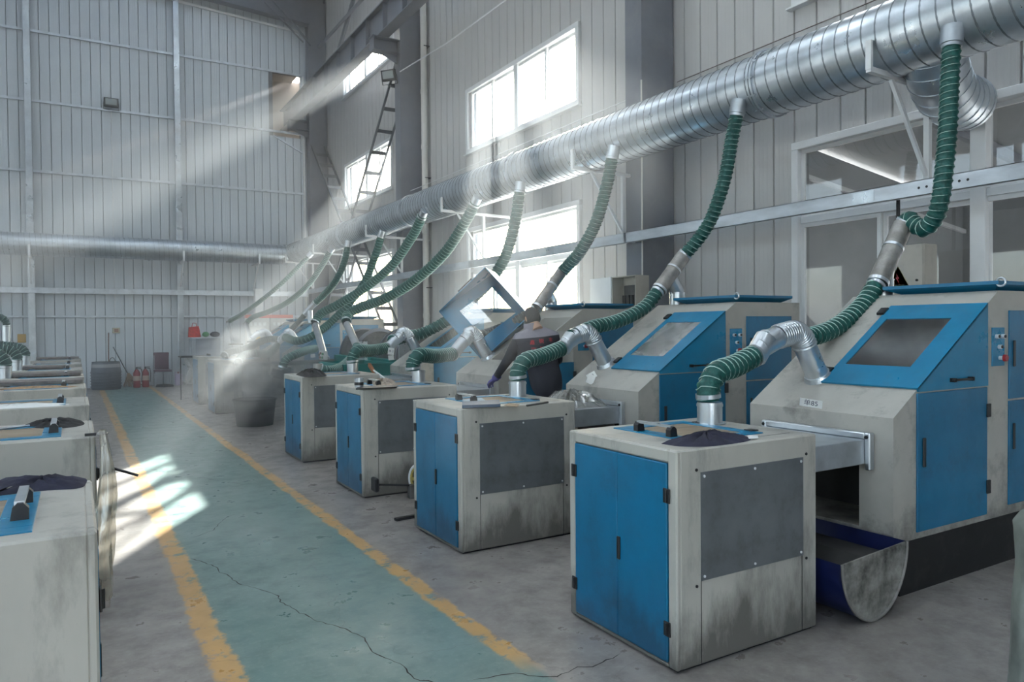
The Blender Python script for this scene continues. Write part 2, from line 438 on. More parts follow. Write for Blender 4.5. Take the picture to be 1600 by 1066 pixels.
# ---- ribbed sandwich panels, each its own piece
_pm = {}
def wall_panel(parent, horiz, a0, a1, z0, z1, plane, inward, m):
    """one vertical sheet between a0..a1 along the wall and z0..z1, proud of the backing with a dark joint"""
    key = (horiz, round(a1 - a0, 3), round(z1 - z0, 3), m.name)
    if key not in _pm:
        b = MB(); g = .0035; W_ = a1 - a0; H = z1 - z0; t = .03; c = .008
        poly = [(g, 0), (g + c, t), (W_ - g - c, t), (W_ - g, 0)]
        vs = []
        for z in (0, H):
            for p, q in poly:
                vs.append((p, -q, z) if horiz == 'X' else (-q, p, z))
        fs = [(0, 1, 5, 4), (1, 2, 6, 5), (2, 3, 7, 6), (0, 3, 2, 1), (4, 5, 6, 7), (3, 0, 4, 7)]
        _pm[key] = b.add(vs, fs).mesh('wall_panel', m)
    loc = (a0, plane, z0) if horiz == 'X' else (plane, a0, z0)
    return link('wall_panel', _pm[key], parent, loc)

# back wall
wb = MB()
HX0, HX1, HZ0, HZ1 = 5.62, 6.52, 7.95, 10.0          # hatch where the crane rail runs out
for x0, x1, z0, z1 in ((WL, HX0, 0, HZ + 3), (HX1, WX + .3, 0, HZ + 3), (HX0, HX1, 0, HZ0), (HX0, HX1, HZ1, HZ + 3)):
    wb.box(x0, x1, WY + .032, WY + .13, z0, z1)
wbo = tag(wb.build('wall_back', BACKER), kind='structure')
x = -8.0
while x < HX1 + .05:
    if x + .25 > HX0 and x < HX1 - .05:
        wall_panel(wbo, 'X', x, x + .25, 0, HZ0, WY + .032, 1, PANEL); wall_panel(wbo, 'X', x, x + .25, HZ1, HZ, WY + .032, 1, PANEL)
    else:
        wall_panel(wbo, 'X', x, x + .25, 0, HZ, WY + .032, 1, PANEL)
    x += .25
# hatch recess behind the opening, in beige sheet
hb = MB().box(HX0 - .1, HX1 + .1, WY + 1.6, WY + 1.65, HZ0 - .3, HZ1 + .3).box(HX0 - .12, HX0 - .08, WY + .13, WY + 1.6, HZ0 - .3, HZ1 + .3)
hb.box(HX0 - .1, HX1 + .1, WY + .13, WY + 1.6, HZ1 + .25, HZ1 + .3).box(HX0 - .1, HX1 + .1, WY + .13, WY + 1.6, HZ0 - .3, HZ0 - .25).box(HX1 + .35, HX1 + .4, WY + .13, WY + 1.6, HZ0 - .3, HZ1 + .3).box(HX1 + .1, HX1 + .4, WY + 1.6, WY + 1.65, HZ0 - .3, HZ1 + .3)  # top, bottom and side covers added to keep outside light off the recess
hb.build('hatch_lining', mat('beige_sheet', (.55, .50, .44), .6), wbo)
MB().bar((HX0, WY - .02, HZ0), (HX1 + .1, WY - .02, HZ0 - .5), .05, .05).bar((HX0, WY - .02, HZ1 + .02), (HX1, WY - .02, HZ1 + .02), .05, .05).build('hatch_trim', GALVR, wbo)

# right wall with its window openings
WINS = [(1.65, 5.65), (9.97, 13.95), (18.33, 22.2)]
ROWS = [(.95, 3.72), (5.42, 6.68), (8.84, 10.1)]
wr = MB()
X0, X1 = WX + .032, WX + .2
ys = [WF] + [q for w_ in WINS for q in w_] + [WY + .2]
for i in range(0, len(ys), 2): wr.box(X0, X1, ys[i], ys[i + 1], 0, HZ + .1)
for (a, b_) in WINS:
    zz = [0] + [q for r in ROWS for q in r] + [HZ + .1]
    for i in range(0, len(zz), 2): wr.box(X0, X1, a, b_, zz[i], zz[i + 1])
wro = tag(wr.build('wall_right', BACKER), kind='structure')
y = -.3
while y < WY - .05:
    inb = [w_ for w_ in WINS if y + .15 > w_[0] and y + .15 < w_[1]]
    if inb:
        zz = [0] + [q for r in ROWS for q in r] + [HZ]
        for i in range(0, len(zz), 2): wall_panel(wro, 'Y', y, y + .3, zz[i], zz[i + 1], WX + .032, 1, PANEL_S)
    else:
        wall_panel(wro, 'Y', y, y + .3, 0, HZ, WX + .032, 1, PANEL_S)
    y += .3

def window(n, y0, y1, z0, z1, panes, glass, transom=None):
    """sliding window set into the right wall"""
    root = empty('window_%d' % n, (WX, (y0 + y1) / 2, z0)); tag(root, kind='structure')
    h = (y1 - y0) / 2; H = z1 - z0; t = .05
    f = MB()
    for (a, b_, c, d) in ((-h - .06, h + .06, -.06, .03), (-h - .06, h + .06, H - .03, H + .06), (-h - .06, -h + .03, .03, H - .03), (h - .03, h + .06, .03, H - .03)):
        f.box(-.05, .12, a, b_, c, d, .006)
    f.build('window_frame', FRAME, root)
    MB().box(-.09, .02, -h - .1, h + .1, -.085, -.062, .004).build('window_sill', FRAME, root)
    MB().box(-.03, .11, -.07, .07, .03, H - .03, .005).build('mullion', FRAME, root)
    zs = [(.03, H - .03)]
    if transom:
        MB().box(0, .09, -h + .03, h - .03, transom - .04, transom + .04, .005).build('transom', FRAME, root)
        zs = [(.03, transom - .04), (transom + .04, H - .03)]
    for (za, zb) in zs:
        for k in range(2 if (transom and za > 1) else panes):
            pn = 2 if (transom and za > 1) else panes
            a = -h + .03 + (2 * h - .06) * k / pn; b_ = -h + .03 + (2 * h - .06) * (k + 1) / pn
            off = .02 if k % 2 else .06
            s = MB(); t = .045
            s.box(off, off + .03, a, a + t, za, zb).box(off, off + .03, b_ - t, b_, za, zb).box(off, off + .03, a + t, b_ - t, za, za + t).box(off, off + .03, a + t, b_ - t, zb - t, zb)
            so_ = s.build('sash', FRAME, root)
            MB().box(off + .012, off + .018, a + t - .004, b_ - t + .004, za + t - .004, zb - t + .004).build('pane', glass, so_)
    portal((WX + .22, (y0 + y1) / 2, (z0 + z1) / 2), (0, PI / 2, 0), H, y1 - y0)
wn = 1
for i, (a, b_) in enumerate(WINS):
    for j, (za, zb) in enumerate(ROWS):
        window(wn, a, b_, za, zb, 4, GLASS_D if i == 0 and j == 0 else GLASS, 1.92 if j == 0 else None); wn += 1

# left and front walls (behind the left row, out of the frame) with their windows, and the roof
LW = [(y0, y0 + 5.6) for y0 in (-5.6, 2.2, 10.0, 17.8)]
wl = MB()
ys = [WF] + [q for w_ in LW for q in w_] + [WY + .2]
for i in range(0, len(ys), 2): wl.box(WL - .15, WL, ys[i], ys[i + 1], 0, HZ + .1)
for (a, b_) in LW:
    for z0, z1 in ((0, 1.0), (4.0, 5.4), (7.4, HZ + .1)): wl.box(WL - .15, WL, a, b_, z0, z1)
tag(wl.build('wall_left', PANEL_S), kind='structure')
for (a, b_) in LW:
    for z0, z1 in ((1.0, 4.0), (5.4, 7.4)):
        root = empty('window_%d' % wn, (WL, (a + b_) / 2, z0)); tag(root, kind='structure'); wn += 1
        h = (b_ - a) / 2
        MB().box(-.12, .02, -h, h, 0, .06).box(-.12, .02, -h, h, z1 - z0 - .06, z1 - z0).box(-.12, .02, -h, -h + .06, .06, z1 - z0 - .06).box(-.12, .02, h - .06, h, .06, z1 - z0 - .06).box(-.10, 0, -.03, .03, .06, z1 - z0 - .06).build('window_frame', FRAME, root)
        MB().box(-.06, -.05, -h, h, 0, z1 - z0).build('pane', GLASS, root)
        portal((WL - .25, (a + b_) / 2, (z0 + z1) / 2), (0, -PI / 2, 0), z1 - z0, b_ - a)
wf = MB()
DX0, DX1, DZ = -6.0, -1.0, 4.4                         # big open loading door behind the camera
wf.box(WL, DX0, WF - .15, WF, 0, HZ + 3).box(DX1, WX + .2, WF - .15, WF, 0, HZ + 3).box(DX0, DX1, WF - .15, WF, DZ, HZ + 3)
tag(wf.build('wall_front', PANEL), kind='structure')
portal(((DX0 + DX1) / 2, WF - .25, DZ / 2), (-PI / 2, 0, 0), DX1 - DX0, DZ)
# roof: two slopes with translucent skylight strips
RX = (WL + WX) / 2; RZ = HZ + 1.35
roof = MB(); STR = [(y0, y0 + 1.2) for y0 in (-3.0, 3.2, 9.4, 15.6, 21.0)]
ys = [WF - .2] + [q for s in STR for q in s] + [WY + .3]
def slope(x_): return HZ + (x_ - WL) / (RX - WL) * (RZ - HZ) if x_ <= RX else HZ + (WX + .2 - x_) / (WX + .2 - RX) * (RZ - HZ)
def roofslab(b, x0, x1, y0, y1):
    b.add([(x0, y0, slope(x0)), (x1, y0, slope(x1)), (x1, y1, slope(x1)), (x0, y1, slope(x0)), (x0, y0, slope(x0) + .1), (x1, y0, slope(x1) + .1), (x1, y1, slope(x1) + .1), (x0, y1, slope(x0) + .1)],
          [(0,3,2,1),(4,5,6,7),(0,1,5,4),(1,2,6,5),(2,3,7,6),(3,0,4,7)])
for i in range(0, len(ys), 2):
    roofslab(roof, WL - .2, RX, ys[i], ys[i + 1]); roofslab(roof, RX, WX + .2, ys[i], ys[i + 1])
for (a, b_) in STR:
    for x0, x1 in ((WL - .2, WL + 1.2), (RX - 1.0, RX), (RX, RX + 1.0), (WX - 1.6, WX + .2)): roofslab(roof, x0, x1, a, b_)
ro = tag(roof.build('ceiling', mat('roof_sheet', (.42, .44, .47), .5)), kind='structure')
def translucent(name, c, f=.55):
    m = bpy.data.materials.new(name); m.use_nodes = True; t = m.node_tree; n = t.nodes; L = t.links; n.clear()
    o = n.new('ShaderNodeOutputMaterial'); a = n.new('ShaderNodeBsdfTranslucent'); a.inputs[0].default_value = (*c, 1)
    b = n.new('ShaderNodeBsdfTransparent'); b.inputs[0].default_value = (*c, 1); mx = n.new('ShaderNodeMixShader'); mx.inputs[0].default_value = f
    L.new(a.outputs[0], mx.inputs[1]); L.new(b.outputs[0], mx.inputs[2]); L.new(mx.outputs[0], o.inputs[0]); return m
SKYL = translucent('skylight_sheet', (.72, .78, .82), .0)
for (a, b_) in STR:
    for x0, x1 in ((WL + 1.2, RX - 1.0), (RX + 1.0, WX - 1.6)):
        s = MB(); roofslab(s, x0, x1, a, b_); s.build('skylight', SKYL, ro)

# steel frame: wall columns
def hcol(x0, x1, y0, y1, h, name='steel_column'):
    """H section, flanges facing the aisle and the wall"""
    b = MB(); tf = .022
    b.box(x0, x0 + tf, y0, y1, 0, h).box(x1 - tf, x1, y0, y1, 0, h)
    ym = (y0 + y1) / 2
    b.box(x0 + tf, x1 - tf, ym - .012, ym + .012, 0, h)
    return b
for k, yc in enumerate((-.5, 7.86, 16.42, 24.2)):
    c = hcol(6.69, 7.27, yc - .17, yc + .17, HZ, 'steel_column')
    for z in (2.2, 5.0, 8.4, 8.9):
        c.box(6.712, 7.248, yc - .165, yc - .012, z, z + .014)
    # boxed camera-side face: the column is encased below the bracket
    c.box(6.712, 7.248, yc - .168, yc - .150, 0, HZ - .2)
    o = tag(c.build('trim_%d' % (k + 1), STEEL), kind='structure')
    # crane bracket
    if k:
        b = MB(); b.prism([(6.69, 7.95), (6.69, 8.45), (6.06, 8.45), (6.06, 8.2)], yc - .012, yc + .012, 'Y')
        b.box(6.02, 6.70, yc - .17, yc + .17, 8.45, 8.47).box(6.06, 6.69, yc - .15, yc + .15, 8.16, 8.18)
        b.build('corbel', STEEL, o)
        MB().box(6.055, 6.075, yc - .15, yc + .15, 8.18, 8.45).build('corbel_plate', STEEL, o)
# crane runway girder
g = MB(); gx0, gx1 = 6.14, 6.42; gz = 8.47
g.box(gx0, gx1, 0, WY + 1.3, gz, gz + .022).box(gx0 + .01, gx1 - .01, 0, WY + 1.3, gz + .66, gz + .69).box(6.272, 6.288, 0, WY + 1.3, gz + .022, gz + .66)
go = tag(g.build('trim_5', STEEL), kind='structure')
for y in [1 + 1.15 * i for i in range(20)]:
    MB().box(6.16, 6.272, y, y + .012, gz + .022, gz + .66).build('web_stiffener', STEEL, go)
MB().box(6.25, 6.31, 0, WY + 1.3, gz + .69, gz + .80).build('crane_rail', STEEL, go)
# gable rafter over the back wall and the side-wall top chord
r = MB(); r.prism([(WL, 12.5), (WL, 12.15), (2.0, 11.86), (6.69, 11.58), (6.69, 12.6), (RX, 13.8)], WY - .42, WY - .40, 'Y')
r.prism([(WL, 12.13), (2.0, 11.84), (6.69, 11.56), (6.69, 11.58), (2.0, 11.86), (WL, 12.15)], WY - .55, WY - .25, 'Y')
tag(r.build('trim_6', STEEL), kind='structure')
# roof edge bracing visible above the far bay
b = MB()
b.cyl((7.0, 23.9, 10.9), (7.0, 16.6, 10.75), .05, seg=10)
b.cyl((7.1, 22.6, 10.0), (7.1, 19.2, 12.4), .035, seg=8).cyl((7.1, 22.3, 10.0), (7.1, 18.9, 12.4), .035, seg=8)
b.cyl((5.4, 23.9, 12.3), (6.75, 23.9, 10.9), .04, seg=8).cyl((5.3, 23.9, 12.0), (6.5, 23.9, 10.95), .03, seg=8)
tag(b.build('trim_7', STEEL), kind='structure')

# laced X-brace between the two far columns
BR = mat('brace_paint', (.10, .105, .12), .5, noise=.2)
def brace(p0, p1, label):
    root = empty('lattice_brace', (0, 0, 0), 0, label, 'steel brace')
    p0 = Vector(p0); p1 = Vector(p1); n = int((p1 - p0).length / .62)
    for dx in (-.22, .22):
        MB().bar(p0 + Vector((dx, 0, 0)), p1 + Vector((dx, 0, 0)), .055, .045, (1, 0, 0)).build('chord', BR, root)
    me = None
    for i in range(1, n):
        q = p0.lerp(p1, i / n)
        if me is None: me = MB().box(-.24, .24, -.012, .012, -.045, .045).mesh('batten', BR)
        link('batten', me, root, q)
brace((6.97, 16.62, 8.1), (6.97, 24.0, .9), 'dark laced steel brace descending from the near column bracket to the far corner foot')
brace((6.97, 24.1, 7.75), (6.97, 16.9, .9), 'dark laced steel brace descending from the far corner column towards the near column foot')

# girts and posts on the back wall
def post(x, w_=.17, z1=HZ):
    o = MB().box(x - w_ / 2, x + w_ / 2, WY - .18, WY - .002, 0, z1, .01).build('wall_post', GALV); return o
i = 1
for x in (-4.9, -1.03, 2.76):
    o = post(x); o.name = 'trim_%d' % (7 + i); tag(o, kind='structure'); i += 1
for z, h, d in ((10.02, .07, .05), (8.09, .07, .05), (6.13, .07, .05), (2.80, .16, .16), (2.07, .06, .05), (4.35, .07, .05)):
    o = MB().box(-8, 6.6, WY - .104 - (.10 if h > .1 else -.05), WY - .004, z - h / 2, z + h / 2, .004).build('trim_%d' % (7 + i), GALVR); tag(o, kind='structure'); i += 1
o = MB().box(6.56, 6.62, WY - .06, WY, 0, 10).bar((1.5, WY - .05, 11.72), (6.6, WY - .05, 11.42), .05, .07).build('trim_%d' % (7 + i), FRAME); tag(o, kind='structure'); i += 1
# strut channel along the side wall
ch = MB(); rx = 6.52
ch.box(rx, rx + .006, -.5, 23.9, 2.80, 2.94).box(rx, rx + .05, -.5, 23.9, 2.934, 2.94).box(rx, rx + .05, -.5, 23.9, 2.80, 2.806)
cho = ch.build('trim_%d' % (7 + i), GALVR); tag(cho, kind='structure'); i += 1
me = MB().box(rx, 6.69, -.025, .025, 2.81, 2.93).mesh('standoff', GALVR)
for y in (-.5, 7.86, 16.42, 24.2): link('standoff', me, cho, (0, y, 0))
hm = MB().cyl((rx - .001, 0, 0), (rx + .004, 0, 0), .012, seg=10).mesh('punched_hole', BLACK)
for k in range(7): link('punched_hole', hm, cho, (0, 3.35 + .07 * k, 2.87))
for y in (2.2, 4.2, 9.6, 12.3, 19.0): MB().box(rx - .003, rx, y, y + .22, 2.815, 2.925).build('splice_plate', GALV, cho)

# ground and sheds outside
GR = mat('yard_concrete', (.46, .45, .43), .9)
tag(MB().box(-60, 90, -60, 120, -.3, -.151).build('yard_ground', GR), 'pale concrete yard outside the windows', 'ground', kind='structure')
SHED = ribbed('shed_sheet', (.30, .31, .32), 'Y', .2, da=.4)
def rz(x_): return 4.28 - .13 * (x_ - 7.5)
sh = MB(); OX = 12.5; OY = 6.5
for y0, y1, z0, z1 in ((-6, 1.2, 0, rz(OX)), (1.2, 4.2, 0, .9), (1.2, 4.2, 2.35, rz(OX)), (4.2, OY + .1, 0, rz(OX)), (2.5, 2.62, .9, 2.35)): sh.box(OX, OX + .08, y0, y1, z0, z1)
sh.prism([(7.6, 0), (OX, 0), (OX, rz(OX) - .07), (7.6, rz(7.6) - .07)], OY, OY + .08, 'Y')
sho = tag(sh.build('lean_to_shed', SHED), 'dim corrugated lean-to shed seen through the nearest window', 'shed')
MB().prism([(7.55, rz(7.55)), (OX + .1, rz(OX + .1)), (OX + .1, rz(OX) + .05), (7.55, rz(7.55) + .05)], -6, OY + .5, 'Y').build('shed_roof', SHED, sho)
for y in (-1.2, .8, 2.8, 4.8): MB().prism([(7.6, rz(7.6) - .16), (OX, rz(OX) - .16), (OX, rz(OX) - .03), (7.6, rz(7.6) - .03)], y, y + .07, 'Y').build('rafter', STEEL, sho)
MB().bar((OX - .3, 1.6, .9), (OX - .3, 2.4, 2.3), .06, .05, (1, 0, 0)).build('prop', STEEL, sho)
MB().bar((7.8, OY - .03, 3.75), (OX, OY - .03, 3.15), .05, .06).build('eaves_rail', FRAME, sho)

# ---- dusty air
hm_ = bpy.data.materials.new('dusty_air'); hm_.use_nodes = True
t = hm_.node_tree; t.nodes.clear(); o_ = t.nodes.new('ShaderNodeOutputMaterial'); vs_ = t.nodes.new('ShaderNodeVolumeScatter')
vs_.inputs['Color'].default_value = (.97, .98, 1, 1); vs_.inputs['Density'].default_value = .0175; vs_.inputs['Anisotropy'].default_value = .15
t.links.new(vs_.outputs[0], o_.inputs['Volume'])
sm = bpy.data.materials.new('smoke'); sm.use_nodes = True
t = sm.node_tree; t.nodes.clear(); o_ = t.nodes.new('ShaderNodeOutputMaterial'); vs2 = t.nodes.new('ShaderNodeVolumeScatter')
vs2.inputs['Color'].default_value = (.95, .95, .96, 1); vs2.inputs['Anisotropy'].default_value = .2
tc = t.nodes.new('ShaderNodeTexCoord'); nz = t.nodes.new('ShaderNodeTexNoise'); nz.inputs['Scale'].default_value = 1.7; nz.inputs['Detail'].default_value = 3; nz.inputs['Distortion'].default_value = .8
ln = t.nodes.new('ShaderNodeVectorMath'); ln.operation = 'LENGTH'; fo = t.nodes.new('ShaderNodeMapRange'); fo.inputs[1].default_value = .35; fo.inputs[2].default_value = 1.0; fo.inputs[3].default_value = 1; fo.inputs[4].default_value = 0
nr = t.nodes.new('ShaderNodeMapRange'); nr.inputs[1].default_value = .38; nr.inputs[2].default_value = .7; nr.inputs[4].default_value = 1.1
mu = t.nodes.new('ShaderNodeMath'); mu.operation = 'MULTIPLY'
for a, b in ((tc.outputs['Object'], nz.inputs['Vector']), (tc.outputs['Object'], ln.inputs[0]), (ln.outputs['Value'], fo.inputs[0]), (nz.outputs['Fac'], nr.inputs[0]), (fo.outputs[0], mu.inputs[0]), (nr.outputs[0], mu.inputs[1]), (mu.outputs[0], vs2.inputs['Density']), (vs2.outputs[0], o_.inputs['Volume'])): t.links.new(a, b)
smo = MB().sphere((0, 0, 0), 1.0, 24, 14).build('smoke', sm); smo.location = (2.7, 13.0, .90); smo.scale = (1.35, 2.2, .88)
tag(smo, 'grey white smoke drifting over the black tub and the dusty workbench', 'smoke', kind='stuff')
cy.volume_step_rate = 2.0; cy.volume_max_steps = 128
hz = MB().box(WL + .02, WX - .02, 4.0, WY - .02, .02, 12.4).build('dusty_air', hm_)
tag(hz, 'thin haze of polishing dust filling the hall', 'haze', kind='stuff')

# ================================================================== DUCTWORK
def spiral_rib(b, p0, p1, r, pitch, rr=.007, seg=28):
    p0 = Vector(p0); p1 = Vector(p1); d = (p1 - p0); L = d.length; d.normalize()
    u = d.cross(Vector((0, 0, 1))).normalized(); v = d.cross(u)
    n = int(L / pitch * seg); vs = []; fs = []
    for i in range(n + 1):
        t = 2 * PI * i / seg; s = L * i / n
        rad = (u * math.cos(t) + v * math.sin(t)); c = p0 + d * s
        vs += [c - d * rr * 1.3 + rad * (r - .001), c + rad * (r + rr), c + d * rr * 1.3 + rad * (r - .001)]
    for i in range(n):
        for k in (0, 1): fs.append((3 * i + k, 3 * i + k + 1, 3 * i + 4 + k, 3 * i + 3 + k))
    b.add(vs, fs, True)
SEAM = mat('shaded_duct_seam', (.22, .24, .26), .45, .7)  # darker galvanized: the shade of the seam groove is painted into the colour
DX, DZc, DR = 6.05, 4.08, .318
main = empty('extraction_duct', (DX, 0, DZc), 0, 'large galvanized spiral duct running along the window wall above the machines', 'duct')
FL = [-1.5, 5.0, 9.8, 14.05, 18.25, 23.72]
for i in range(len(FL) - 1):
    a, b_ = FL[i], FL[i + 1]
    s = MB(); s.tube([(0, a + (b_ - a) * k / 8, 0) for k in range(9)], DR, 40, caps=True)
    so_ = s.build('duct_section', GALV, main)
    rb = MB(); spiral_rib(rb, (0, a, 0), (0, b_, 0), DR, .125)
    rb.build('spiral_seam', SEAM, so_)
for a in FL[1:-1]:
    f = MB()
    for dy in (-.03, .005): f.tube([(0, a + dy, 0), (0, a + dy + .025, 0)], DR + .022, 40)
    fo = f.build('flange', GALV, main)
    bo = MB()
    for k in range(12):
        t = 2 * PI * k / 12; bo.cyl((math.cos(t) * (DR + .014), a - .05, math.sin(t) * (DR + .014)), (math.cos(t) * (DR + .014), a + .05, math.sin(t) * (DR + .014)), .009, seg=6)
    bo.build('flange_bolts', GALV, fo)
back = empty('return_duct', (0, 23.72, DZc - .06), 0, 'galvanized spiral duct running along the back wall at mid height', 'duct')
for x0, x1 in ((-7.0, 1.87), (1.87, 5.80)):
    s = MB(); s.tube([(x0, 0, 0), (x1, 0, 0)], DR - .012, 40)
    so_ = s.build('duct_section', GALV, back)
    rb = MB(); spiral_rib(rb, (x0, 0, 0), (x1, 0, 0), DR - .012, .125, .005, 20); rb.build('spiral_seam', SEAM, so_)
MB().tube([(1.85, 0, 0), (1.89, 0, 0)], DR + .014, 36).build('flange', GALV, back)
MB().tube([(5.74, 0, 0), (5.80, 0, 0)], DR + .014, 36).tube([(5.55, 0, 0), (5.60, 0, 0)], DR - .002, 36).build('flange', GALV, back)
# stubby branch duct behind the main one, over the nearest window
bd = empty('branch_duct', (6.6, 3.55, 3.55), 0, 'short galvanized branch duct tucked behind the large duct by the nearest window', 'duct')
s = MB(); pth, _ = spline([(-.45, -.1, .42), (-.2, -.02, .22), (.1, .05, .12), (.5, .1, .12)], .06)
s.tube(pth, .24, 28); so_ = s.build('duct_section', GALV, bd)
rb = MB()
for k in range(1, len(pth) - 1, 2): rb.tube([pth[k], pth[k] + (pth[k + 1] - pth[k]).normalized() * .012], .247, 28)
rb.build('elbow_seam', GALV, so_)

# wall brackets that carry the ducts
def bracket(y, place):
    o = empty('duct_bracket', (0, y, 0), 0, 'white angle bracket under the large duct ' + place, 'bracket', 'brackets under the large duct')
    MB().bar((5.70, 0, 3.77), (7.28, 0, 3.745), .045, .045).build('arm', FRAME, o)
    MB().bar((5.71, 0, 3.77), (5.71, 0, 4.01), .05, .03, (1, 0, 0)).build('tip', FRAME, o)
    MB().bar((6.57, 0, 2.94), (6.57, 0, 3.74), .05, .05, (1, 0, 0)).build('post', FRAME, o)
    MB().bar((6.02, 0, 3.74), (6.55, 0, 2.97), .035, .03, (0, 1, 0)).build('strut', FRAME, o)
for y, pl in ((3.72, 'beside the nearest hose'), (7.95, 'at the near column'), (12.0, 'between the fourth and fifth hoses'), (16.0, 'just past the sixth hose'), (20.3, 'near the far corner'), (23.4, 'at the corner elbow')):
    bracket(y, pl)
def back_bracket(x, pl):
    o = empty('duct_bracket', (x, 0, 0), 0, 'white angle bracket under the back wall duct ' + pl, 'bracket', 'brackets under the back wall duct')
    MB().bar((0, 23.30, 3.70), (0, WY, 3.70), .05, .05).build('arm', FRAME, o)
    MB().bar((0, 23.32, 3.70), (0, 23.32, 3.98), .05, .04, (0, 1, 0)).build('tip', FRAME, o)
    MB().bar((0, 23.5, 3.68), (0, 24.28, 2.95), .05, .04, (1, 0, 0)).build('strut', FRAME, o)
back_bracket(-1.03, 'left of the hanging lamp cable'); back_bracket(2.76, 'right of the hanging lamp cable'); back_bracket(4.9, 'near the corner')

# cream downpipe and the near conduit on the columns
dp = empty('downpipe', (7.18, 15.98, 0), 0, 'cream plastic downpipe running floor to roof beside the middle column', 'pipe')
MB().cyl((0, 0, 0), (0, 0, HZ - .3), .075, seg=18).build('pipe', PVC, dp)
for z in (1.9, 3.9, 5.9, 7.2, 9.2): MB().cyl((0, 0, z), (0, 0, z + .10), .084, seg=18).build('collar', PVC, dp)
for z in (2.6, 5.2, 8.3): MB().box(-.03, .12, -.09, .09, z, z + .02).build('pipe_clip', BLACK, dp)
tag(MB().tube([(6.66, 7.66, 5.0), (6.66, 7.66, 2.35)], .011, 8).build('conduit', PVC), 'thin white conduit dropping down the near column to the open switch box', 'conduit')
for p0, p1, lb in (((7.26, -.5, 5.05), (7.26, 7.6, 5.05), 'upper'), ((7.26, -.5, 4.72), (7.26, 7.6, 4.72), 'lower')):
    tag(MB().tube([p0, p1], .006, 6).build('cable', mat('cable_brown', (.16, .12, .11), .6)), lb + ' thin dark cable strung along the near bay wall above the large duct', 'cable')
tag(MB().tube([at(625, 112, X=6.62), at(700, 66, X=6.64), at(790, 0, X=6.66), (6.67, 8.1, 9.0)], .013, 8).build('cable', FRAME), 'white cable sagging up from the column floodlight', 'cable')
for z in (4.28, 4.42): tag(MB().tube([(6.9, 8.1, z + .5), (6.9, 16.2, z + .5)], .008, 6).build('cable', FRAME), ('upper' if z > 4.3 else 'lower') + ' pale cable stretched between the columns above the duct', 'cable')

# ================================================================== HOSES
HG = 'green suction hoses'
def hose(pts, label, r=.07, pitch=.052, cloth=None, wire=None, seg=14, group=HG, clamp=True):
    cloth = cloth or HOSE; wire = wire or WIRE
    p, L = spline(pts, pitch / 4)
    o = p[0].copy(); p = [q - o for q in p]
    root = empty('suction_hose', o, 0, label, 'hose', group)
    rr = random.Random(len(p)); vs = []
    rs = []
    for i in range(len(p)):
        ph = (i % 4) / 4
        rs.append(r * (1.0 - .15 * abs(math.cos(PI * ph)) + rr.uniform(-.018, .018)))
    MB().tube(p, rs, seg).build('hose_sleeve', cloth, root)
    fr = frames(p); vs = []; fs = []; K = seg
    n = (len(p) - 1)
    for i in range(n * 4 + 1):
        s = i / 4; j = min(int(s), n - 1); t = s - j
        c = p[j].lerp(p[j + 1], t); u, v = fr[j]; a = 2 * PI * s / 4
        rad = (u * math.cos(a) + v * math.sin(a)); d = (p[j + 1] - p[j]).normalized()
        q = r * .985
        vs += [c + rad * (q - .004) - d * .003, c + rad * (q + .0012), c + rad * (q - .004) + d * .003]
    for i in range(n * 4):
        for k in (0, 1): fs.append((3 * i + k, 3 * i + k + 1, 3 * i + 4 + k, 3 * i + 3 + k))
    MB().add(vs, fs, True).build('wire_spiral', wire, root)
    if clamp:
        for e in (0, -1):
            d = (p[1] - p[0]).normalized() if e == 0 else (p[-2] - p[-1]).normalized()
            MB().tube([p[e] + d * .015, p[e] + d * .04], r * 1.03, seg).build('hose_clamp', PIPE, root)
    return root
def P(lst): return [at(x, y, X=X) for x, y, X in lst]

# the collars by which hoses leave the duct are parts of the duct
def duct_collar(pt, nxt):
    d = (Vector(nxt) - Vector(pt)).normalized(); p = Vector(pt) - Vector((DX, 0, DZc))
    MB().cyl(p - d * .12, p + d * .012, .080, seg=18).build('hose_collar', GALV, main)

H1 = P([(1487, 66, 5.78), (1484, 130, 5.76), (1481, 200, 5.72), (1475, 270, 5.68), (1469, 315, 5.68), (1460, 342, 5.70), (1444, 357, 5.72), (1428, 350, 5.74), (1419, 342, 5.75), (1411, 352, 5.74)])
H2 = P([(1152, 175, 5.78), (1143, 220, 5.76), (1132, 280, 5.72), (1112, 340, 5.66), (1090, 375, 5.6), (1068, 400, 5.52)])
H3 = P([(957, 243, 5.78), (948, 290, 5.76), (930, 350, 5.70), (905, 395, 5.64), (878, 425, 5.60)])
H4 = P([(812, 297, 5.78), (806, 340, 5.74), (790, 400, 5.6), (765, 440, 5.45), (735, 470, 5.2), (700, 500, 4.9), (660, 521, 4.55), (632, 527, 4.25), (612, 533, 3.98)])
H5 = P([(742, 317, 5.78), (728, 345, 5.74), (695, 395, 5.6), (650, 437, 5.35), (605, 465, 5.05), (565, 480, 4.75), (545, 490, 4.55), (541, 503, 4.45)])
H6 = P([(660, 337, 5.78), (645, 368, 5.74), (612, 415, 5.55), (570, 450, 5.2), (530, 475, 4.8), (502, 490, 4.5), (492, 505, 4.35)])
H7 = P([(596, 368, 5.78), (586, 400, 5.7), (570, 440, 5.55), (545, 475, 5.2), (515, 505, 4.8), (490, 524, 4.4), (465, 533, 4.1), (445, 527, 3.98)])
H8 = P([(543, 384, 5.78), (538, 410, 5.7), (524, 440, 5.55), (505, 462, 5.4), (492, 474, 5.25)])
H9 = P([(517, 391, 5.78), (503, 415, 5.7), (480, 447, 5.5), (450, 472, 5.2), (420, 487, 4.85), (395, 496, 4.55), (384, 506, 4.4)])
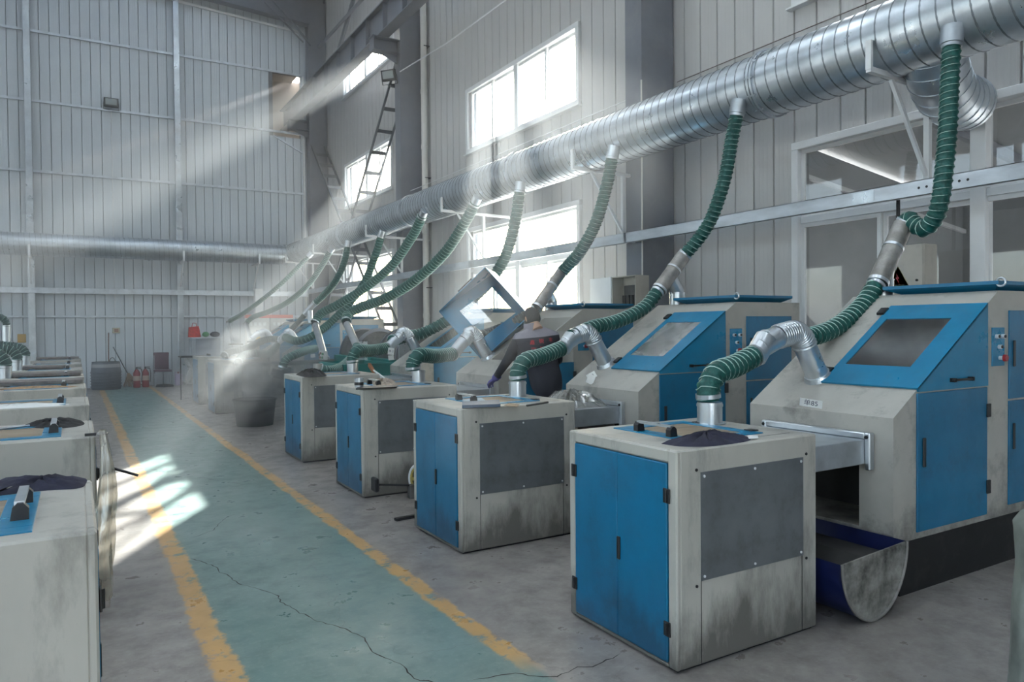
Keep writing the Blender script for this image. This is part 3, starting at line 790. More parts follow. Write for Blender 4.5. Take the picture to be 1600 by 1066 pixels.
H10 = P([(483, 400, 5.78), (465, 418, 5.5), (440, 443, 5.05), (410, 468, 4.6), (380, 490, 4.2), (358, 502, 3.92)])
for hs, lb in ((H1, 'green suction hose dropping from the large duct in front of the nearest window'),
               (H2, 'second green suction hose, dropping to the machine with the cloudy lid window'),
               (H3, 'third green suction hose from the large duct, hanging across the open lid machine'),
               (H4, 'fourth green suction hose from the large duct, passing behind the raised lid'),
               (H5, 'fifth green suction hose from the large duct, sweeping left onto a slanting silver pipe'),
               (H6, 'sixth green suction hose, ending at the pipe with the push button box'),
               (H7, 'seventh green suction hose from the large duct, crossing behind the sixth one'),
               (H8, 'eighth green suction hose from the large duct, short and joining a silver pipe'),
               (H9, 'ninth green suction hose from the large duct, in the sunbeam by the wall cabinet'),
               (H10, 'tenth and farthest green suction hose, nearest the back wall duct')):
    k_ = [id(H1), id(H2), id(H3), id(H4), id(H5), id(H6), id(H7), id(H8), id(H9), id(H10)].index(id(hs))
    hose(hs, lb, r=(.070, .073, .082, .092, .098, .098, .09, .085, .078, .066)[k_], pitch=.052 if k_ < 3 else .065); duct_collar(hs[0], hs[1])
# middle hoses, from the top pipes to the front wyes
W1 = at(1186, 545, Y=3.28); W2 = at(884, 537, Y=5.62); W3 = at(712, 548, Y=7.95); W4 = at(608, 542, Y=10.1)
def lerpX(lst, X0, X1):
    n = len(lst) - 1; return [at(x, y, X=X0 + (X1 - X0) * i / n) for i, (x, y) in enumerate(lst)]
hose([at(1371, 443, X=5.40)] + lerpX([(1345, 480), (1305, 512), (1262, 527), (1222, 526)], 5.2, 4.2) + [W1 + Vector((.06, .01, .05))], 'thick green hose lying over the nearest machine from its top pipe to the front elbow', r=.072)
hose([at(1030, 453, X=5.2)] + lerpX([(1005, 482), (965, 502), (925, 512)], 5.0, 4.3) + [W2 + Vector((.06, 0, .06))], 'thick green hose over the second machine behind the cloudy lid window', r=.072)
hose([at(838, 482, X=5.1)] + lerpX([(800, 505), (765, 520), (738, 527)], 4.85, 4.25) + [W3 + Vector((.06, 0, .06))], 'dusty grey green hose tucked behind the raised lid', r=.066, cloth=HOSE_D, wire=WIRE_D)
hose(P([(478, 490, 5.1), (462, 508, 4.9), (450, 520, 4.6), (436, 533, 4.2)]), 'dusty grey hose between two far silver pipes', r=.07, cloth=HOSE_D, wire=WIRE_D)
# front hoses, from the wyes down to the cabinet collars
S1 = Vector((3.27, 3.17, 1.20)); S2 = Vector((3.24, 5.33, 1.20)); S3 = Vector((3.15, 7.38, 1.19)); S4 = Vector((3.2, 9.55, 1.19))
def front_hose(S, Wp, label, cl=None, wi=None, r=.074):
    a = S; m = [S + Vector((0, .0, .07)), S + Vector((.08, .01, .16))]
    q = S.lerp(Wp, .45) + Vector((.02, 0, .075)); q2 = S.lerp(Wp, .75) + Vector((0, 0, .03))
    return hose([a] + m + [q, q2, Wp], label, r=r, cloth=cl, wire=wi)
front_hose(S1, W1 + Vector((-.03, 0, -.04)), 'fat green hose rising from the collar of the nearest cabinet')
front_hose(S2, W2 + Vector((-.03, 0, -.04)), 'fat green hose rising from the second cabinet in front of the worker')
front_hose(S3, W3 + Vector((-.03, 0, -.04)), 'dark green hose curving up from the third cabinet', r=.085)
front_hose(S4, W4 + Vector((-.03, 0, -.02)), 'dark green hose curving up from the fourth cabinet beside the teal machine', r=.085)
hose(P([(497, 574, 2.95), (512, 579, 3.1), (532, 574, 3.4), (550, 558, 3.8), (558, 540, 4.1)]), 'dark green hose looping from the grey collar up to the slanting silver pipe', r=.07)
hose(P([(441, 576, 2.9), (446, 563, 2.95), (460, 555, 3.1), (478, 548, 3.4), (492, 545, 3.8)]), 'dark green hose arching towards the push button box', r=.072)
hose(P([(350, 556, 2.7), (362, 549, 2.9), (385, 545, 3.2), (402, 536, 3.5), (422, 530, 3.8), (438, 531, 4.0)]), 'dusty grey hose lying over the far smoky cabinets', r=.08, cloth=HOSE_D, wire=WIRE_D)
hose(P([(372, 566, 2.6), (380, 556, 2.8), (400, 552, 3.0), (420, 553, 3.4), (433, 540, 3.9)]), 'green grey hose dipping below the far dusty hose', r=.075, cloth=HOSE_D, wire=WIRE)

# ================================================================== RIGHT ROW: DUST CABINETS
def panel_bolts(b, pts, r=.007, ax='Y', s=-1):
    for (p, q, w_) in pts:
        pass
def cabinet(loc, rotz, label, group, detail=2, sides=(0, 1), ldx=0.0):
    """1.02 x .87 x 1.06 m; doors face local -x; a zinc sheet on each side; lid and collar on top"""
    root = empty('dust_cabinet', loc, rotz, label, 'cabinet', group)
    D, W_, H = 1.02, .87, 1.06
    b = MB()
    b.box(.022, D, 0, W_, .012, H, .008)
    b.box(0, .03, 0, .062, .012, H, .008); b.box(0, .03, W_ - .055, W_, .012, H, .008); b.box(0, .03, .062, W_ - .055, H - .062, H, .008); b.box(0, .03, .062, W_ - .055, .012, .03, .004)
    body = b.build('body', CREAM, root)
    MB().box(.02, D - .02, .02, W_ - .02, 0, .02).build('base', BLACK, root)
    yc = .062 + (W_ - .055 - .062) * .5
    for k, (y0, y1) in enumerate(((.066, yc - .0015), (yc + .0015, W_ - .059))):
        d = MB().box(-.003, .0215, y0, y1, .034, H - .066, .004).build('door', BLUE, root)
        if detail:
            hy = y0 - .004 if k == 0 else y1 + .004
            for z in (.20, .84):
                h = MB().box(-.010, -.002, hy - .022, hy + .022, z - .035, z + .035, .002).cyl((-.012, hy, z - .03), (-.012, hy, z + .03), .006, seg=8)
                h.build('hinge', BLACK, d)
            if k == 0:
                MB().box(-.014, -.002, y1 - .028, y1 - .004, .44, .56, .004).build('door_latch', BLACK, d)
    for s in sides:
        y = -.0025 if s == 0 else W_ + .0025; sg = -1 if s == 0 else 1
        z0 = .42
        sp = MB().box(.155, .905, y - .0022, y + .0022, z0, H - .115, 0).build('zinc_sheet', ZINC, root)
        if detail:
            sc_ = MB()
            for x in (.175, .53, .885):
                for z in (z0 + .02, H - .135): sc_.cyl((x, y, z), (x, y + sg * .006, z), .007, seg=8)
            sc_.build('screws', FRAME, sp)
            bo = MB()
            for x in (.125, .93):
                for z in (z0 - .02, H - .10): bo.cyl((x, y, z), (x, y + sg * .004, z), .008, seg=8)
            bo.build('bolt_holes', BLACK, root)
            MB().box(.154, .157, y - .0006, y + .0006, .015, z0).box(.895, .898, y - .0006, y + .0006, .015, z0).build('seam', BLACK, root)
    # lid with a ply insert and a bridge handle
    lx0, lx1, ly0, ly1 = .25 - ldx, .80 - ldx, .17, .78
    l = MB(); f = .075
    l.box(lx0, lx1, ly0, ly0 + f, H - .004, H + .005, .002).box(lx0, lx1, ly1 - f, ly1, H - .004, H + .005, .002).box(lx0, lx0 + f + .02, ly0 + f, ly1 - f, H - .004, H + .005, .002).box(lx1 - f, lx1, ly0 + f, ly1 - f, H - .004, H + .005, .002)
    lo = l.build('lid', BLUE_L, root)
    MB().box(lx0 + f + .02, lx1 - f, ly0 + f, ly1 - f, H - .004, H + .001).build('lid_insert', WOOD, lo)
    for y in (.34, .60): MB().prism([(lx0 + .015, H + .004), (lx0 + .065, H + .004), (lx0 + .058, H + .045), (lx0 + .045, H + .058), (lx0 + .03, H + .058), (lx0 + .015, H + .04)], y - .018, y + .018, 'Y').build('handle_post', BLACK, lo)
    MB().box(lx0 + .026, lx0 + .054, .335, .605, H + .050, H + .062).build('handle_bar', PIPE, lo)
    if detail:
        for y in (.26, .66): MB().box(lx1 - .02, lx1 + .035, y - .03, y + .03, H + .004, H + .010, .002).build('hinge', BLACK, lo)
    MB().box(.12, .93, .10, .103, H + .0001, H + .0012).build('top_seam', BLACK, root)
    c = MB(); c.cyl((.86, .62, H - .005), (.86, .62, H + .13), .074, seg=24).cyl((.86, .62, H - .001), (.86, .62, H + .006), .095, seg=24).cyl((.86, .62, H + .105), (.86, .62, H + .12), .078, seg=24)
    c.build('hose_collar', PIPE, root)
    return root
GR_ = 'cream cabinets with blue doors right of the lane'
RC = [(2.41, 2.54), (2.38, 4.72), (2.37, 6.80), (2.37, 9.03), (2.31, 15.2), (2.30, 17.35)]
RL = ['nearest cream cabinet with blue double doors, foremost right of the lane',
      'second cream cabinet right of the lane, a flat slate blue box on its top',
      'third cream cabinet right of the lane, blue doors stained dark at the foot',
      'fourth cream cabinet right of the lane, black rags heaped on its top',
      'pale smoky cabinet just beyond the black tub by the lane',
      'farthest pale cabinet right of the lane, next to the plastic wrapped bin']
for (x, y), lb in zip(RC, RL): cabinet((x, y, 0), 0, lb, GR_)
GL_ = 'cream cabinets left of the lane'
LC = [2.47, 4.71, 6.75, 8.80, 10.95, 13.1, 15.3, 17.5]
LLb = ['nearest cream cabinet at the left edge with a black lid handle', 'second cream cabinet on the left, a clear plastic bag hanging from its front corner',
       'third cream cabinet on the left with dusty cloths and papers over the lid', 'fourth cream cabinet on the left, a white scrap and gloves on the lid',
       'fifth cream cabinet on the left under a grey dusty board', 'sixth cream cabinet on the left with a dirty board across it',
       'seventh cream cabinet on the left behind the stacked boards', 'farthest cream cabinet on the left, near the back wall']
for y, lb in zip(LC, LLb): cabinet((.045 if y < 3 else .085, y + .87, 0), PI, lb, GL_, sides=(0,), ldx=.085)

# ================================================================== MACHINES
def slopez(x): return 1.09 + (x / 1.2) * .78
def machine(X0, Y0, label, n, lid_open=False, elbow=None, toppipe=None, W_=1.07, tagtxt=None, clean=True):
    root = empty('polishing_machine', (X0, Y0, 0), 0, label, 'machine', 'polishing machines along the window wall')
    L_ = 2.1
    prof = [(0, .32), (0, 1.09), (1.2, 1.87), (L_, 1.87), (L_, .32)]
    # body with a real pocket under the nose and behind the lid
    me = MB().prism(prof, 0, W_, 'Y').mesh('body', CREAM_M)
    body = link('body', me, root)
    cuts = [MB().box(-.1, .5, .22, .88, .40, .80)]
    if lid_open:
        cuts.append(MB().prism([(.26, 1.0), (.26, 1.6), (1.04, 2.1), (1.04, 1.0)], .02, .63, 'Y'))
        cuts.append(MB().box(.26, 1.04, -.2, .3, 1.05, 1.6))
    for c in cuts:
        co = c.build('cutter', DARK, root)
        md = body.modifiers.new('b', 'BOOLEAN'); md.object = co; md.operation = 'DIFFERENCE'; md.solver = 'EXACT'
        bpy.context.view_layer.update(); dg = bpy.context.evaluated_depsgraph_get(); nm = bpy.data.meshes.new_from_object(body.evaluated_get(dg))
        body.modifiers.clear(); body.data = nm; bpy.data.objects.remove(co)
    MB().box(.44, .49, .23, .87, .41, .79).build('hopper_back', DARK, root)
    MB().box(.10, L_ - .03, .02, W_ - .02, 0, .325).build('plinth', PLINTH, root)
    gr = MB(); gr.box(-.003, L_, -.003, W_ + .003, .318, .335); gr.build('foot_rail', PLINTH, root)
    # front flange of the flat duct
    # lid
    a, b_ = .24, 1.05; th = .012
    sx, sz = .838, .545         # direction up the slope
    nx, nz = -.545, .838
    def sp(x, off=0): return (x + nx * off, slopez(x) + nz * off)
    lidroot = root
    y0, y1 = -.012, (.82 if lid_open else .66)
    fx0, fx1, fy0, fy1 = .42, .90, .14, .60
    l = MB()
    if True:
        def plate(b2, xa, xb, ya, yb, o0=.004, o1=.016):
            p = [sp(xa, o0), sp(xb, o0), sp(xb, o1), sp(xa, o1)]; b2.prism(p, ya, yb, 'Y')
        plate(l, a, b_, y0, fy0); plate(l, a, b_, fy1, y1); plate(l, a, fx0, fy0, fy1); plate(l, fx1, b_, fy0, fy1)
        tri = [(a, 1.235), sp(a, .012), sp(b_, .012), (b_, 1.235)]
        l.prism(tri, -.012, -.003, 'Y')
        if lid_open:     # inside flanges of the raised cover
            l.prism([(a, 1.235), sp(a, .0), sp(a + .01, .0), (a + .01, 1.235)], 0, y1, 'Y')
            l.prism([(b_ - .01, 1.235), sp(b_ - .01, 0), sp(b_, 0), (b_, 1.235)], 0, y1, 'Y')
            l.prism(tri, y1 - .01, y1, 'Y')
    gl = MB(); p = [sp(fx0 - .006, .006), sp(fx1 + .006, .006), sp(fx1 + .006, .011), sp(fx0 - .006, .011)]; gl.prism(p, fy0 - .005, fy1 + .005, 'Y')
    hd = MB(); hd.box(.58, .82, -.045, -.030, 1.285, 1.30, .003).box(.585, .605, -.045, -.012, 1.28, 1.305).box(.795, .815, -.045, -.012, 1.28, 1.305)
    if not lid_open:
        lo = l.build('lid', BLUE_L, root); gl.build('lid_glass', REFLGLASS if n == 2 else LIDGLASS, lo)
        
        hd.build('handle', BLACK, lo)
        for x in (.34, .98):
            p = [sp(x - .035, .014), sp(x + .035, .014), sp(x + .03, .03), sp(x - .03, .03)]; MB().prism(p, y1 - .01, y1 + .045, 'Y').build('hinge', BLACK, lo)
    else:
        # hinge line = far edge of the lid, along the slope; swing the cover open about it
        hp = Vector((a, y1, slopez(a))); hv = Vector((sx, 0, sz))
        R_ = Matrix.Translation(hp) @ Matrix.Rotation(math.radians(lid_open), 4, hv) @ Matrix.Translation(-hp)
        for bb in (l, gl, hd): bb.v = [tuple(R_ @ Vector(v)) for v in bb.v]
        lo = l.build('lid', BLUE_L, root); gl.build('lid_glass', GLASS_D, lo); hd.build('handle', BLACK, lo)
        MB().box(.30, 1.0, .02, .60, 1.02, 1.04).build('work_tray', DARK, root)
        MB().cyl((.65, .1, 1.25), (.65, .55, 1.25), .16, seg=24).build('polishing_wheel', RAG, root)
    # doors on the near side
    d = MB().box(.235, 1.045, -.010, .002, .375, 1.225, .003).build('door', BLUE, root)
    MB().box(.285, .315, -.020, -.008, .77, .95, .004).build('door_latch', BLACK, d)
    for z in (.56, 1.07): MB().box(1.03, 1.075, -.020, -.006, z - .045, z + .045, .003).build('hinge', BLACK, d)
    for (z0, z1, zl) in ((1.13, 1.74, 1.35), (.40, 1.12, .78)):
        d = MB().box(1.33, 1.97, -.010, .002, z0, z1 - .004, .003).build('door', BLUE, root)
        MB().box(1.375, 1.40, -.019, -.008, zl, zl + .18, .004).build('door_latch', BLACK, d)
        for z in (z0 + .12, z1 - .14): MB().box(1.955, 1.995, -.019, -.006, z - .035, z + .035, .003).build('hinge', BLACK, d)
    # control plate
    cp = MB().box(1.11, 1.27, -.007, .001, 1.36, 1.62, .002).build('control_plate', BLUE_L, root)
    for x, z in ((1.155, 1.56), (1.23, 1.56), (1.19, 1.49)):
        MB().cyl((x, -.007, z), (x, -.028, z), .015, seg=12).build('button', FRAME, cp)
        MB().cyl((x, -.022, z), (x, -.034, z), .011, seg=12).build('button_cap', BLACK, cp)
    MB().cyl((1.20, -.007, 1.415), (1.20, -.04, 1.415), .014, seg=12).build('button', FRAME, cp)
    MB().cyl((1.20, -.036, 1.415), (1.20, -.055, 1.415), .024, .022, seg=16).build('stop_button', RED, cp)
    # shallow blue hood on the roof with lifting eye
    h = MB()
    def ring(x0, x1, ya, yb, z): return [(x0, ya, z), (x1, ya, z), (x1, yb, z), (x0, yb, z)]
    vs = ring(1.25, 1.88, .05, .70, 1.871) + ring(1.16, 1.97, -.02, .80, 1.912) + ring(1.16, 1.97, -.02, .80, 1.935)
    fs = [(0, 3, 2, 1), (8, 9, 10, 11)] + [(i, (i + 1) % 4, (i + 1) % 4 + 4, i + 4) for i in range(4)] + [(i + 4, (i + 1) % 4 + 4, (i + 1) % 4 + 8, i + 8) for i in range(4)]
    h.add(vs, fs); ho = h.build('roof_hood', BLUE, root)
    ey = MB(); cpts = [(1.17, -.03 + .028 * math.cos(t * PI / 8), 1.925 + .028 * math.sin(t * PI / 8)) for t in range(17)]
    ey.tube(cpts, .007, 8, caps=False); ey.build('lifting_eye', PIPE, ho)
    # flat connecting duct end frame and lower lip
    if elbow:
        wy = Vector(elbow) - Vector((X0, Y0, 0))
        yy = wy.y; base = Vector((.30, yy, slopez(.30)))
        nrm = Vector((nx, 0, nz))
        e = MB()
        e.cyl(base - nrm * .01, base + nrm * .03, .105, .085, seg=28)
        e.cyl(base + nrm * .0, base + nrm * .27, .076, seg=28)
        eo = e.build('elbow_pipe', PIPE, root)
        top = base + nrm * .26
        q, _ = spline([top, top + nrm * .06, top + nrm * .10 + Vector((-.05, 0, .01)), top.lerp(wy, .45) + Vector((0, 0, .085)), top.lerp(wy, .62) + Vector((0, 0, .07))], .0055)
        rs = [.080 + .005 * math.sin(2 * PI * i / 4) for i in range(len(q))]
        MB().tube(q, rs, 24).build('corrugated_bend', PIPE, eo)
        MB().cyl(q[-1], wy, .076, .072, seg=24).build('wye_arm', PIPE, eo)
        dn = (wy - q[-1]).normalized()
        MB().cyl(wy + Vector((-.04, 0, -.06)), wy + Vector((.07, 0, .07)), .072, seg=24).build('wye_barrel', GALV_D if not clean else PIPE, eo)
    if toppipe:
        a_, b2, c_ = [Vector(v) - Vector((X0, Y0, 0)) for v in toppipe]
        t = MB().cyl(a_, b2, .076, seg=24).build('top_pipe', GALV_D, root)
        MB().cyl(a_ + (b2 - a_) * .38, a_ + (b2 - a_) * .42, .081, seg=24).build('pipe_bead', PIPE, t); MB().cyl(a_ + (b2 - a_) * .95, b2, .081, seg=24).build('pipe_bead', PIPE, t)
        m = a_.lerp(b2, .55)
        MB().cyl(c_, c_ + Vector((0, 0, .13)), .082, seg=24).cyl(c_ + Vector((0, 0, .13)), m, .078, .05, seg=24).cyl(c_ + Vector((0, 0, .125)), c_ + Vector((0, 0, .135)), .086, seg=24).build('branch_pipe', PIPE, t)
    return root
machine(4.15, 2.55, 'nearest big cream and blue machine with a brown lid window, filling the right side', 1, elbow=W1,
        toppipe=(at(1411, 352, X=5.74), at(1371, 443, X=5.40), (5.50, 3.47, 1.87)), clean=True)
machine(4.12, 4.80, 'second cream and blue machine from the right with a cloudy reflecting lid window', 2, elbow=W2,
        toppipe=(at(1068, 400, X=5.52), at(1030, 453, X=5.2), (5.47, 5.74, 1.87)))
machine(4.10, 7.17, 'machine whose blue lid is swung up in front of the worker', 3, elbow=W3, lid_open=-118,
        toppipe=(at(878, 425, X=5.60), at(838, 482, X=5.1), (5.45, 8.1, 1.87)))
machine(4.10, 9.42, 'cream and blue machine just beyond the raised lid, bright blue side door', 4, elbow=W4)
machine(4.12, 16.3, 'far cream and blue machine behind the teal machines, control plate on a cream post', 5, elbow=Vector(at(438, 531, X=4.0)))
machine(4.12, 18.6, 'farther blue and cream machine half hidden in haze behind the hoses', 6, elbow=Vector((3.9, 19.4, 1.48)))
machine(4.12, 20.9, 'farthest cream machine close to the back wall electric cabinet', 7)

# flat galvanized ducts between cabinets and machines
def flat_duct(x0, x1, y0, y1, label):
    r = empty('flat_duct', (x0, y0, .80), 0, label, 'duct', 'flat ducts between cabinets and machines')
    L_ = x1 - x0; W_ = y1 - y0
    MB().box(0, L_, 0, W_, 0, .15, .004).build('duct_box', GALV, r)
    f = MB(); f.box(L_ - .055, L_ - .004, -.035, 0, -.035, .19, .006).box(L_ - .055, L_ - .004, W_, W_ + .035, -.035, .19, .006).box(L_ - .055, L_ - .004, 0, W_, .15, .19, .006)
    fo = f.build('end_flange', PIPE, r)
    MB().cyl((L_ - .062, -.015, .165), (L_ - .05, -.015, .165), .011, seg=8).cyl((L_ - .062, W_ + .015, .165), (L_ - .05, W_ + .015, .165), .011, seg=8).build('corner_bolts', BLACK, fo)
for k, (x, y) in enumerate(((4.15, 2.70), (4.12, 5.0), (4.10, 7.3), (4.10, 9.55))):
    flat_duct(3.42, x, y, y + .74, ['flat galvanized duct joining the nearest cabinet to its machine', 'flat galvanized duct behind the second cabinet, dusty plastic heaped on it', 'flat galvanized duct under the gloved hand of the worker', 'flat galvanized duct behind the fourth cabinet'][k])

# ================================================================== TEAL DRUM MACHINES, BENCH AND FAR CLUTTER
DUST = mat('dark_dusty_steel', (.085, .082, .08), .6, noise=.5, nscale=6, dirt=(.22, .21, .20), dirt_amt=.6, dirt_scale=4)
def teal_machine(x, y, label):
    r = empty('drum_machine', (x, y, 0), 0, label, 'machine', 'teal drum machines')
    b = MB(); b.prism([(-.60, .52), (-.48, .40), (.48, .40), (.60, .52), (.60, 1.16), (-.60, 1.16)], -.42, .42, 'Y')
    b.build('trough', TEAL, r)
    for sx in (-.5, .5):
        for sy in (-.34, .34): MB().box(sx - .04, sx + .04, sy - .04, sy + .04, 0, .44).build('leg', TEAL, r)
    n = 20
    pts = [(.47 * math.cos(PI * k / n), 1.16 + .47 * math.sin(PI * k / n)) for k in range(n + 1)]
    MB().prism(pts, -.40, .40, 'Y').build('drum_hood', DUST, r)
    for yy in (-.43, .40):
        o = [(.50 * math.cos(PI * k / n), 1.16 + .50 * math.sin(PI * k / n)) for k in range(n + 1)]
        i_ = [(.44 * math.cos(PI * k / n), 1.16 + .44 * math.sin(PI * k / n)) for k in range(n, -1, -1)]
        vs = []; fs = []
        for a in (yy, yy + .03): vs += [(p, a, q) for p, q in o] + [(p, a, q) for p, q in reversed(i_)]
        N = 2 * (n + 1)
        for k in range(n):
            fs += [(k, k + 1, n + 1 + k + 1, n + 1 + k), (N + k, N + n + 1 + k, N + n + 1 + k + 1, N + k + 1), (k, N + k, N + k + 1, k + 1), (n + 1 + k, n + 1 + k + 1, N + n + 1 + k + 1, N + n + 1 + k)]
        MB().add(vs, fs).build('hood_rim', STEEL, r)
    m = MB().cyl((.15, -.62, .62), (.15, -.44, .62), .13, seg=20).cyl((.15, -.66, .62), (.15, -.62, .62), .04, seg=12); m.build('motor', TEAL, r)
    MB().box(-.45, -.25, -.46, -.42, .70, 1.42).build('splash_sheet', GALV, r)
    return r
teal_machine(4.80, 11.2, 'teal drum machine with a dark round hood, just beyond the bright blue door')
teal_machine(4.80, 13.2, 'second teal drum machine with a dark hood, in front of the far control plate')
b = empty('teal_tank', (3.75, 10.9, 0), 0, 'low teal tank lying open beside the fourth cabinet', 'tank')
MB().box(-.35, .45, -.35, .95, .55, .60).box(-.35, -.31, -.35, .95, .60, 1.12).box(.41, .45, -.35, .95, .60, 1.12).box(-.31, .41, -.35, -.31, .60, 1.12).box(-.31, .41, .91, .95, .60, 1.12).build('tank_body', TEAL, b)
for sx in (-.3, .4):
    for sy in (-.3, .9): MB().box(sx - .03, sx + .03, sy - .03, sy + .03, 0, .55).build('leg', TEAL, b)
hmr = empty('hand_brush', at(584, 579, X=3.45), 0, 'brush with a white rod handle and orange block, propped on the teal tank', 'brush')
q0 = hmr.location
MB().cyl((0, 0, 0), at(602, 592, X=3.35) - q0, .012, seg=8).build('handle', FRAME, hmr)
MB().bar((0, 0, -.02), at(577, 570, X=3.5) - q0, .035, .05).build('brush_head', mat('orange_brown', (.35, .12, .04), .6), hmr)
# slanting silver pipes
def slant(p0, p1, label, r=.07, box=False):
    o = empty('slanting_pipe', p1, 0, label, 'pipe', 'slanting silver pipes')
    d = Vector(p0) - Vector(p1)
    MB().cyl((0, 0, 0), d, r, seg=20).build('pipe', PIPE, o)
    MB().cyl(d * .93, d * .99, r * 1.1, seg=20).build('hose_clamp', BLACK, o)
    MB().cyl((0, 0, -.02), d.normalized() * .03, r * 1.25, seg=20).build('foot_collar', PIPE, o)
    MB().box(-.10, .25, -.12, .12, -.06, -.02).build('foot_plate', DUST, o)
    return o
s5 = slant(at(541, 504, X=4.45), at(563, 553, X=4.2), 'slanting silver pipe standing in front of the second teal machine')
s6 = slant(at(492, 505, X=4.35), at(508, 560, X=4.1), 'slanting silver pipe with a push button box at its foot')
slant(at(384, 505, X=4.4), at(393, 532, X=4.25), 'short slanting silver pipe in front of the wall electric cabinet', .06)
slant(at(356, 503, X=3.92), at(364, 536, X=3.85), 'thin slanting silver pipe, the farthest left of them', .045)
o = empty('branch_pipe', at(492, 474, X=5.25), 0, 'silver pipe slanting between two far dusty hoses', 'pipe'); q0 = o.location
MB().cyl((0, 0, 0), at(476, 491, X=5.05) - q0, .075, seg=18).build('pipe', PIPE, o)
MB().cyl(at(484, 484, X=5.15) - q0, at(485, 505, X=5.15) - q0, .065, seg=18).build('branch', PIPE, o)
pb = empty('push_button_box', at(503, 553, X=4.0), 0, 'grey push button box with red and green buttons on the slanting pipe', 'switch box')
MB().box(-.02, .04, -.24, .14, -.11, .06, .01).build('box', FRAME, pb)
for k, (yy, zz, m_) in enumerate(((-.16, .0, mat('green_button', (.02, .3, .1), .4)), (-.02, .01, RED), (.08, -.02, BLACK), (-.12, -.07, MATS['green_button']), (.03, -.07, RED))):
    MB().cyl((-.02, yy, zz), (-.045, yy, zz), .022, seg=12).build('button', m_, pb)
cg = empty('grey_collar', at(497, 584, X=2.95), 0, 'dull grey upright collar holding the looping dark hose', 'pipe')
MB().cyl((0, 0, -.28), (0, 0, .14), .078, .068, seg=20).build('collar', GALV_D, cg); MB().box(-.3, .3, -.2, .2, -.32, -.28).build('foot_plate', DUST, cg)

# dusty bench with plastic sheeting, black tub in front of it
bn = empty('workbench', (2.55, 13.75, 0), 0, 'dust caked steel workbench standing behind the black tub by the lane', 'workbench')
MB().box(0, 2.0, 0, .9, .98, 1.03, .004).build('bench_top', DUST, bn)
for x in (.05, 1.95):
    for y in (.05, .85): MB().box(x - .03, x + .03, y - .03, y + .03, 0, .98).build('leg', DUST, bn)
MB().box(.05, 1.95, .04, .06, .45, .50).box(.05, 1.95, .84, .86, .45, .50).build('rail', DUST, bn)
def crumple(name, m, parent, w_, h, nx, nz, amp, loc, rot=(0, 0, 0), seed=1, thick=0):
    """a hanging crumpled sheet in the local x-z plane"""
    r = random.Random(seed); ph = [r.uniform(0, 6) for _ in range(8)]; vs = []; fs = []
    for j in range(nz + 1):
        for i in range(nx + 1):
            u = i / nx; v = j / nz
            y = amp * (math.sin(u * 9 + ph[0] + v * 2.5) * .5 + math.sin(u * 21 + ph[1] - v * 4) * .3 + math.sin(u * 37 + ph[2] + v * 9) * .2 + math.sin(v * 13 + ph[3]) * .25 + r.uniform(-.15, .15)) * (.35 + v)
            x = (u - .5) * w_ * (1 + .12 * math.sin(v * 5 + ph[4])) + amp * .4 * math.sin(v * 11 + ph[5])
            vs.append((x, y, -v * h * (1 + .04 * math.sin(u * 7 + ph[6]))))
    for j in range(nz):
        for i in range(nx): fs.append((j * (nx + 1) + i, j * (nx + 1) + i + 1, (j + 1) * (nx + 1) + i + 1, (j + 1) * (nx + 1) + i))
    o = MB().add(vs, fs, True).build(name, m, parent, loc, rot)
    if thick:
        md = o.modifiers.new('t', 'SOLIDIFY'); md.thickness = thick
    return o
PLAST = two_sided_glass('cloudy_plastic', (.86, .86, .84), refl=.5, dirt=.55, dcol=(.52, .50, .46), rough=.15)
PLAST2 = two_sided_glass('clear_dusty_plastic', (.9, .9, .9), refl=.8, dirt=.6, dcol=(.42, .42, .42), rough=.2)
ps = crumple('plastic_sheet', PLAST2, None, 1.5, .80, 40, 18, .06, (3.25, 13.62, 1.05), seed=4)
tag(ps, 'cloudy plastic sheet hanging off the front of the dusty workbench', 'plastic sheet')
tb = empty('tub', (2.64, 13.12, 0), 0, 'big black open tub standing on the floor right of the lane', 'tub')
MB().cyl((0, 0, 0), (0, 0, .44), .30, .35, seg=36, caps=False).cyl((0, 0, 0), (0, 0, .02), .30, seg=36).build('tub_wall', mat('black_rubber', (.035, .034, .036), .7, noise=.3), tb)
MB().tube([(.355 * math.cos(2 * PI * k / 24), .355 * math.sin(2 * PI * k / 24), .445) for k in range(25)], .014, 8, caps=False).build('rim', MATS['black_rubber'], tb)
tr = empty('chute', (3.2, 12.9, .55), 0, 'dark steel chute sloping from the bench over the black tub', 'chute')
MB().bar((-.25, .1, .30), (.45, -.1, .02), .42, .03, (0, 0, 1)).bar((-.25, .30, .36), (.45, .10, .08), .02, .12).bar((-.25, -.10, .36), (.45, -.30, .08), .02, .12).build('chute_tray', DUST, tr)
for x, y in ((.15, .1), (.15, -.15), (.38, .05), (.38, -.2)): MB().cyl((x, y, .04), (x + .02, y, -.55), .012, seg=8).build('leg', BLACK, tr)

